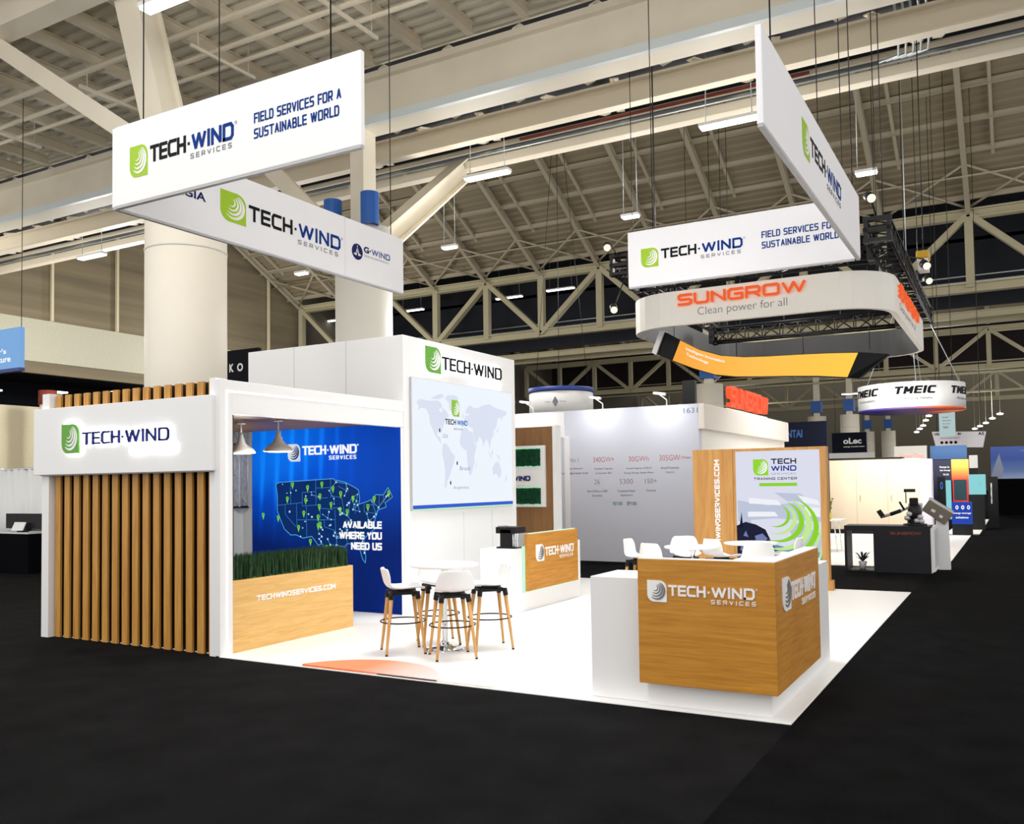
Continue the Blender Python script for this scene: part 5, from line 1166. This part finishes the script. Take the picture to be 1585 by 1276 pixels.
# blue picture wall at the far end of the aisle on a dark barrier
t = thing('picture_wall', 'long blue picture wall at the far end of the aisle', 'wall', (2, 46, 1.6))
MB().box(-1.0, 12, 46, 46.2, 1.6, 3.05).build('board', gradient('sky_print', [(0, S(150, 170, 205)), (.25, S(96, 124, 180)), (.6, S(60, 88, 168)), (1, S(78, 104, 184))], 2, 0, 1.45, emit=.25), t)
b = MB(); fr = front(46)
b.prism(fr, [(-1.0, 1.6), (-.62, 1.6), (-.5, 2.0), (-.66, 2.75), (-.86, 2.2)], .001, .006)
b.prism(fr, [(.1, 2.9), (1.4, 2.55), (2.5, 2.6), (1.2, 2.72)], .001, .006); b.prism(fr, [(.0, 1.78), (2.5, 1.76), (2.5, 1.79), (.0, 1.80)], .001, .006)
b.build('print_shapes', M('print_pale', S(170, 182, 214), .5), t)
tag(MB().box(-1.05, 12, 45.9, 46.3, 0, 1.6).build('black_barrier', M('black_drape', S(12, 12, 13), .9, spec=.02)), 'black barrier below the blue picture wall', 'barrier')

# far left: draped table, sign
DRAPE = M('white_drape', S(238, 240, 240), .8)
t = thing('drape_wall', 'white pipe-and-drape curtain at the far left', 'curtain', (-18.6, 11.75, 0))
b = MB(); b.sm = True; pr = None; n = 110
for i in range(n+1):
    x = -21.5+4.02*i/n; y = 11.75+.035*math.sin(i*.9)+.02*math.sin(i*.37)
    q = b.pts([(x+(.0 if i < n-16 else .015*(i-n+16)), y, .02), (x, y, 2.16)])
    if pr is not None: b.face([pr, pr+1, q+1, q])
    pr = q
o = b.build('cloth', DRAPE, t); md = o.modifiers.new('s', 'SOLIDIFY'); md.thickness = .01
MB().tube([(-21.5, 11.75, 2.17), (-17.42, 11.75, 2.17)], .02, 8).build('rail', CHROME, t)
MB().tube([(-17.46, 11.78, 0), (-17.46, 11.78, 2.17)], .02, 8).build('upright', CHROME, t)
t = thing('draped_table', 'table under a floor-length black cloth at the far left', 'table', (-18.4, 11.2, 0))
b = MB()
def ringq(x0, x1, y0, y1, z): return [(x0, y0, z), (x1, y0, z), (x1, y1, z), (x0, y1, z)]
i0 = b.pts(ringq(-19.6, -17.50, 10.95, 11.62, .01)); i1 = b.pts(ringq(-19.5, -17.64, 11.02, 11.6, .80))
for k in range(4): b.face([i0+k, i0+(k+1) % 4, i1+(k+1) % 4, i1+k])
b.face([i1, i1+1, i1+2, i1+3]); b.build('cloth', M('black_cloth', S(14, 15, 20), .9, spec=.02), t)
MB().box(-19.5, -17.64, 11.02, 11.6, .802, .83).build('table_top', M('table_white', S(222, 224, 226), .5), t)
t = thing('monitor', 'black flat monitor standing on the black-draped table', 'monitor', (-18.4, 11.5, .83))
MB().box(-19.2, -17.86, 11.5, 11.55, .88, 1.20).build('screen', BLACK, t); MB().box(-18.6, -18.4, 11.48, 11.58, .83, .88).build('foot', BLACKM, t)
t = thing('laptop', 'open white laptop in front of the monitor on the draped table', 'laptop', (-18.5, 11.2, .83))
MB().box(-18.75, -18.35, 11.12, 11.34, .83, .845).build('base', M('silver_plastic', S(190, 194, 198), .3, .6), t); MB().hexa([(-18.75, 11.34, .845), (-18.35, 11.34, .845), (-18.35, 11.36, .845), (-18.75, 11.36, .845), (-18.75, 11.42, 1.02), (-18.35, 11.42, 1.02), (-18.35, 11.44, 1.02), (-18.75, 11.44, 1.02)]).build('lid', PLASTIC, t)
tag(MB().box(-18.15, -17.95, 11.1, 11.24, .831, .86).build('keyboard', BLACK), 'small black device at the right end of the draped table', 'device')
t = thing('side_chair', 'white chair with chrome legs cut off at the far left edge', 'chair', (-18.1, 10.2, 0))
b = MB(); b.hexa([(-18.45, 10.05, .36), (-17.98, 10.05, .27), (-17.98, 10.45, .27), (-18.45, 10.45, .36), (-18.45, 10.05, .40), (-17.98, 10.05, .30), (-17.98, 10.45, .30), (-18.45, 10.45, .40)]); b.hexa([(-18.5, 10.05, .40), (-18.2, 10.05, .42), (-18.2, 10.45, .42), (-18.5, 10.45, .40), (-18.6, 10.05, .75), (-18.5, 10.05, .77), (-18.5, 10.45, .77), (-18.6, 10.45, .75)]); bevel(b.build('seat', PLASTIC, t), .02)
for x, y in ((-18.4, 10.1), (-18.02, 10.1), (-18.4, 10.4), (-18.02, 10.4)): MB().tube([(x, y, .30), (x+(.08 if x > -18.2 else -.08), y, 0)], .012, 6).build('leg', CHROME, t)
t = thing('green_easel', 'lime green folded display stand behind the draped table end', 'stand', (-17.3, 11.3, 0))
MB().hexa([(-17.75, 11.3, .0), (-16.8, 11.3, 0), (-16.8, 11.34, 0), (-17.75, 11.34, 0), (-17.2, 11.5, 1.1), (-16.9, 11.5, 1.1), (-16.9, 11.54, 1.1), (-17.2, 11.54, 1.1)]).build('panel', M('olive_lime', S(112, 136, 30), .6), t)
b = MB()
for k in range(4): b.tube([(-17.5+.1*k, 11.27, .1+.2*k), (-17.05, 11.27, .5+.15*k)], .012, 5)
b.build('frame', BLACKM, t)
t = thing('hanging_sign', 'light blue hanging sign with white words cut off at the left edge', 'sign', (-24, 14, 4.9), )
MB().box(-26.2, -22.8, 14, 14.12, 4.95, 6.03).build('board', EM('sign_blue', S(128, 176, 230), .9), t)
MB().box(-26.2, -22.8, 13.99, 14.13, 4.86, 4.95).build('bottom_rail', M('rail_blue', S(40, 70, 150), .5), t)
b = MB(); fr = front(14); text(b, fr, "r's", -23.78, -23.42, 5.36, 5.50, .006, .02); text(b, fr, 'ture', -23.78, -23.22, 5.13, 5.27, .006, .02); b.build('lettering', EM('sign_white', (1, 1, 1, 1), 1.0), t)
MB().tube([(-22.85, 14.06, 6.03), (-22.85, 14.06, 12.45)], .01, 5).build('cable', BLACKM, t)
t = thing('letter_banner', 'black panel with white capitals rising behind the portal corner', 'banner', (-14.6, 14, 0))
MB().box(-15.15, -14.2, 14, 14.1, 0, 4.72).build('board', M('ink_board', S(12, 16, 26), .6, spec=.1), t)
b = MB(); text(b, front(14), 'K', -15.06, -14.92, 4.24, 4.42, .006, .04); text(b, front(14), 'O', -14.82, -14.64, 4.24, 4.42, .006, .04); b.build('lettering', WHITEINK, t)
t = thing('column', 'small cream column with a red cap left of the name board', 'column', (-40, 27.6, 0), kind='structure')
MB().lathe([(.36, 0), (.36, 5.9)], (-41.5, 26.9, 0), 18).build('shaft', COLUMN, t); MB().lathe([(.42, 5.9), (.42, 6.6)], (-41.5, 26.9, 0), 18).build('cap', M('red_cap', S(130, 52, 38), .6), t)
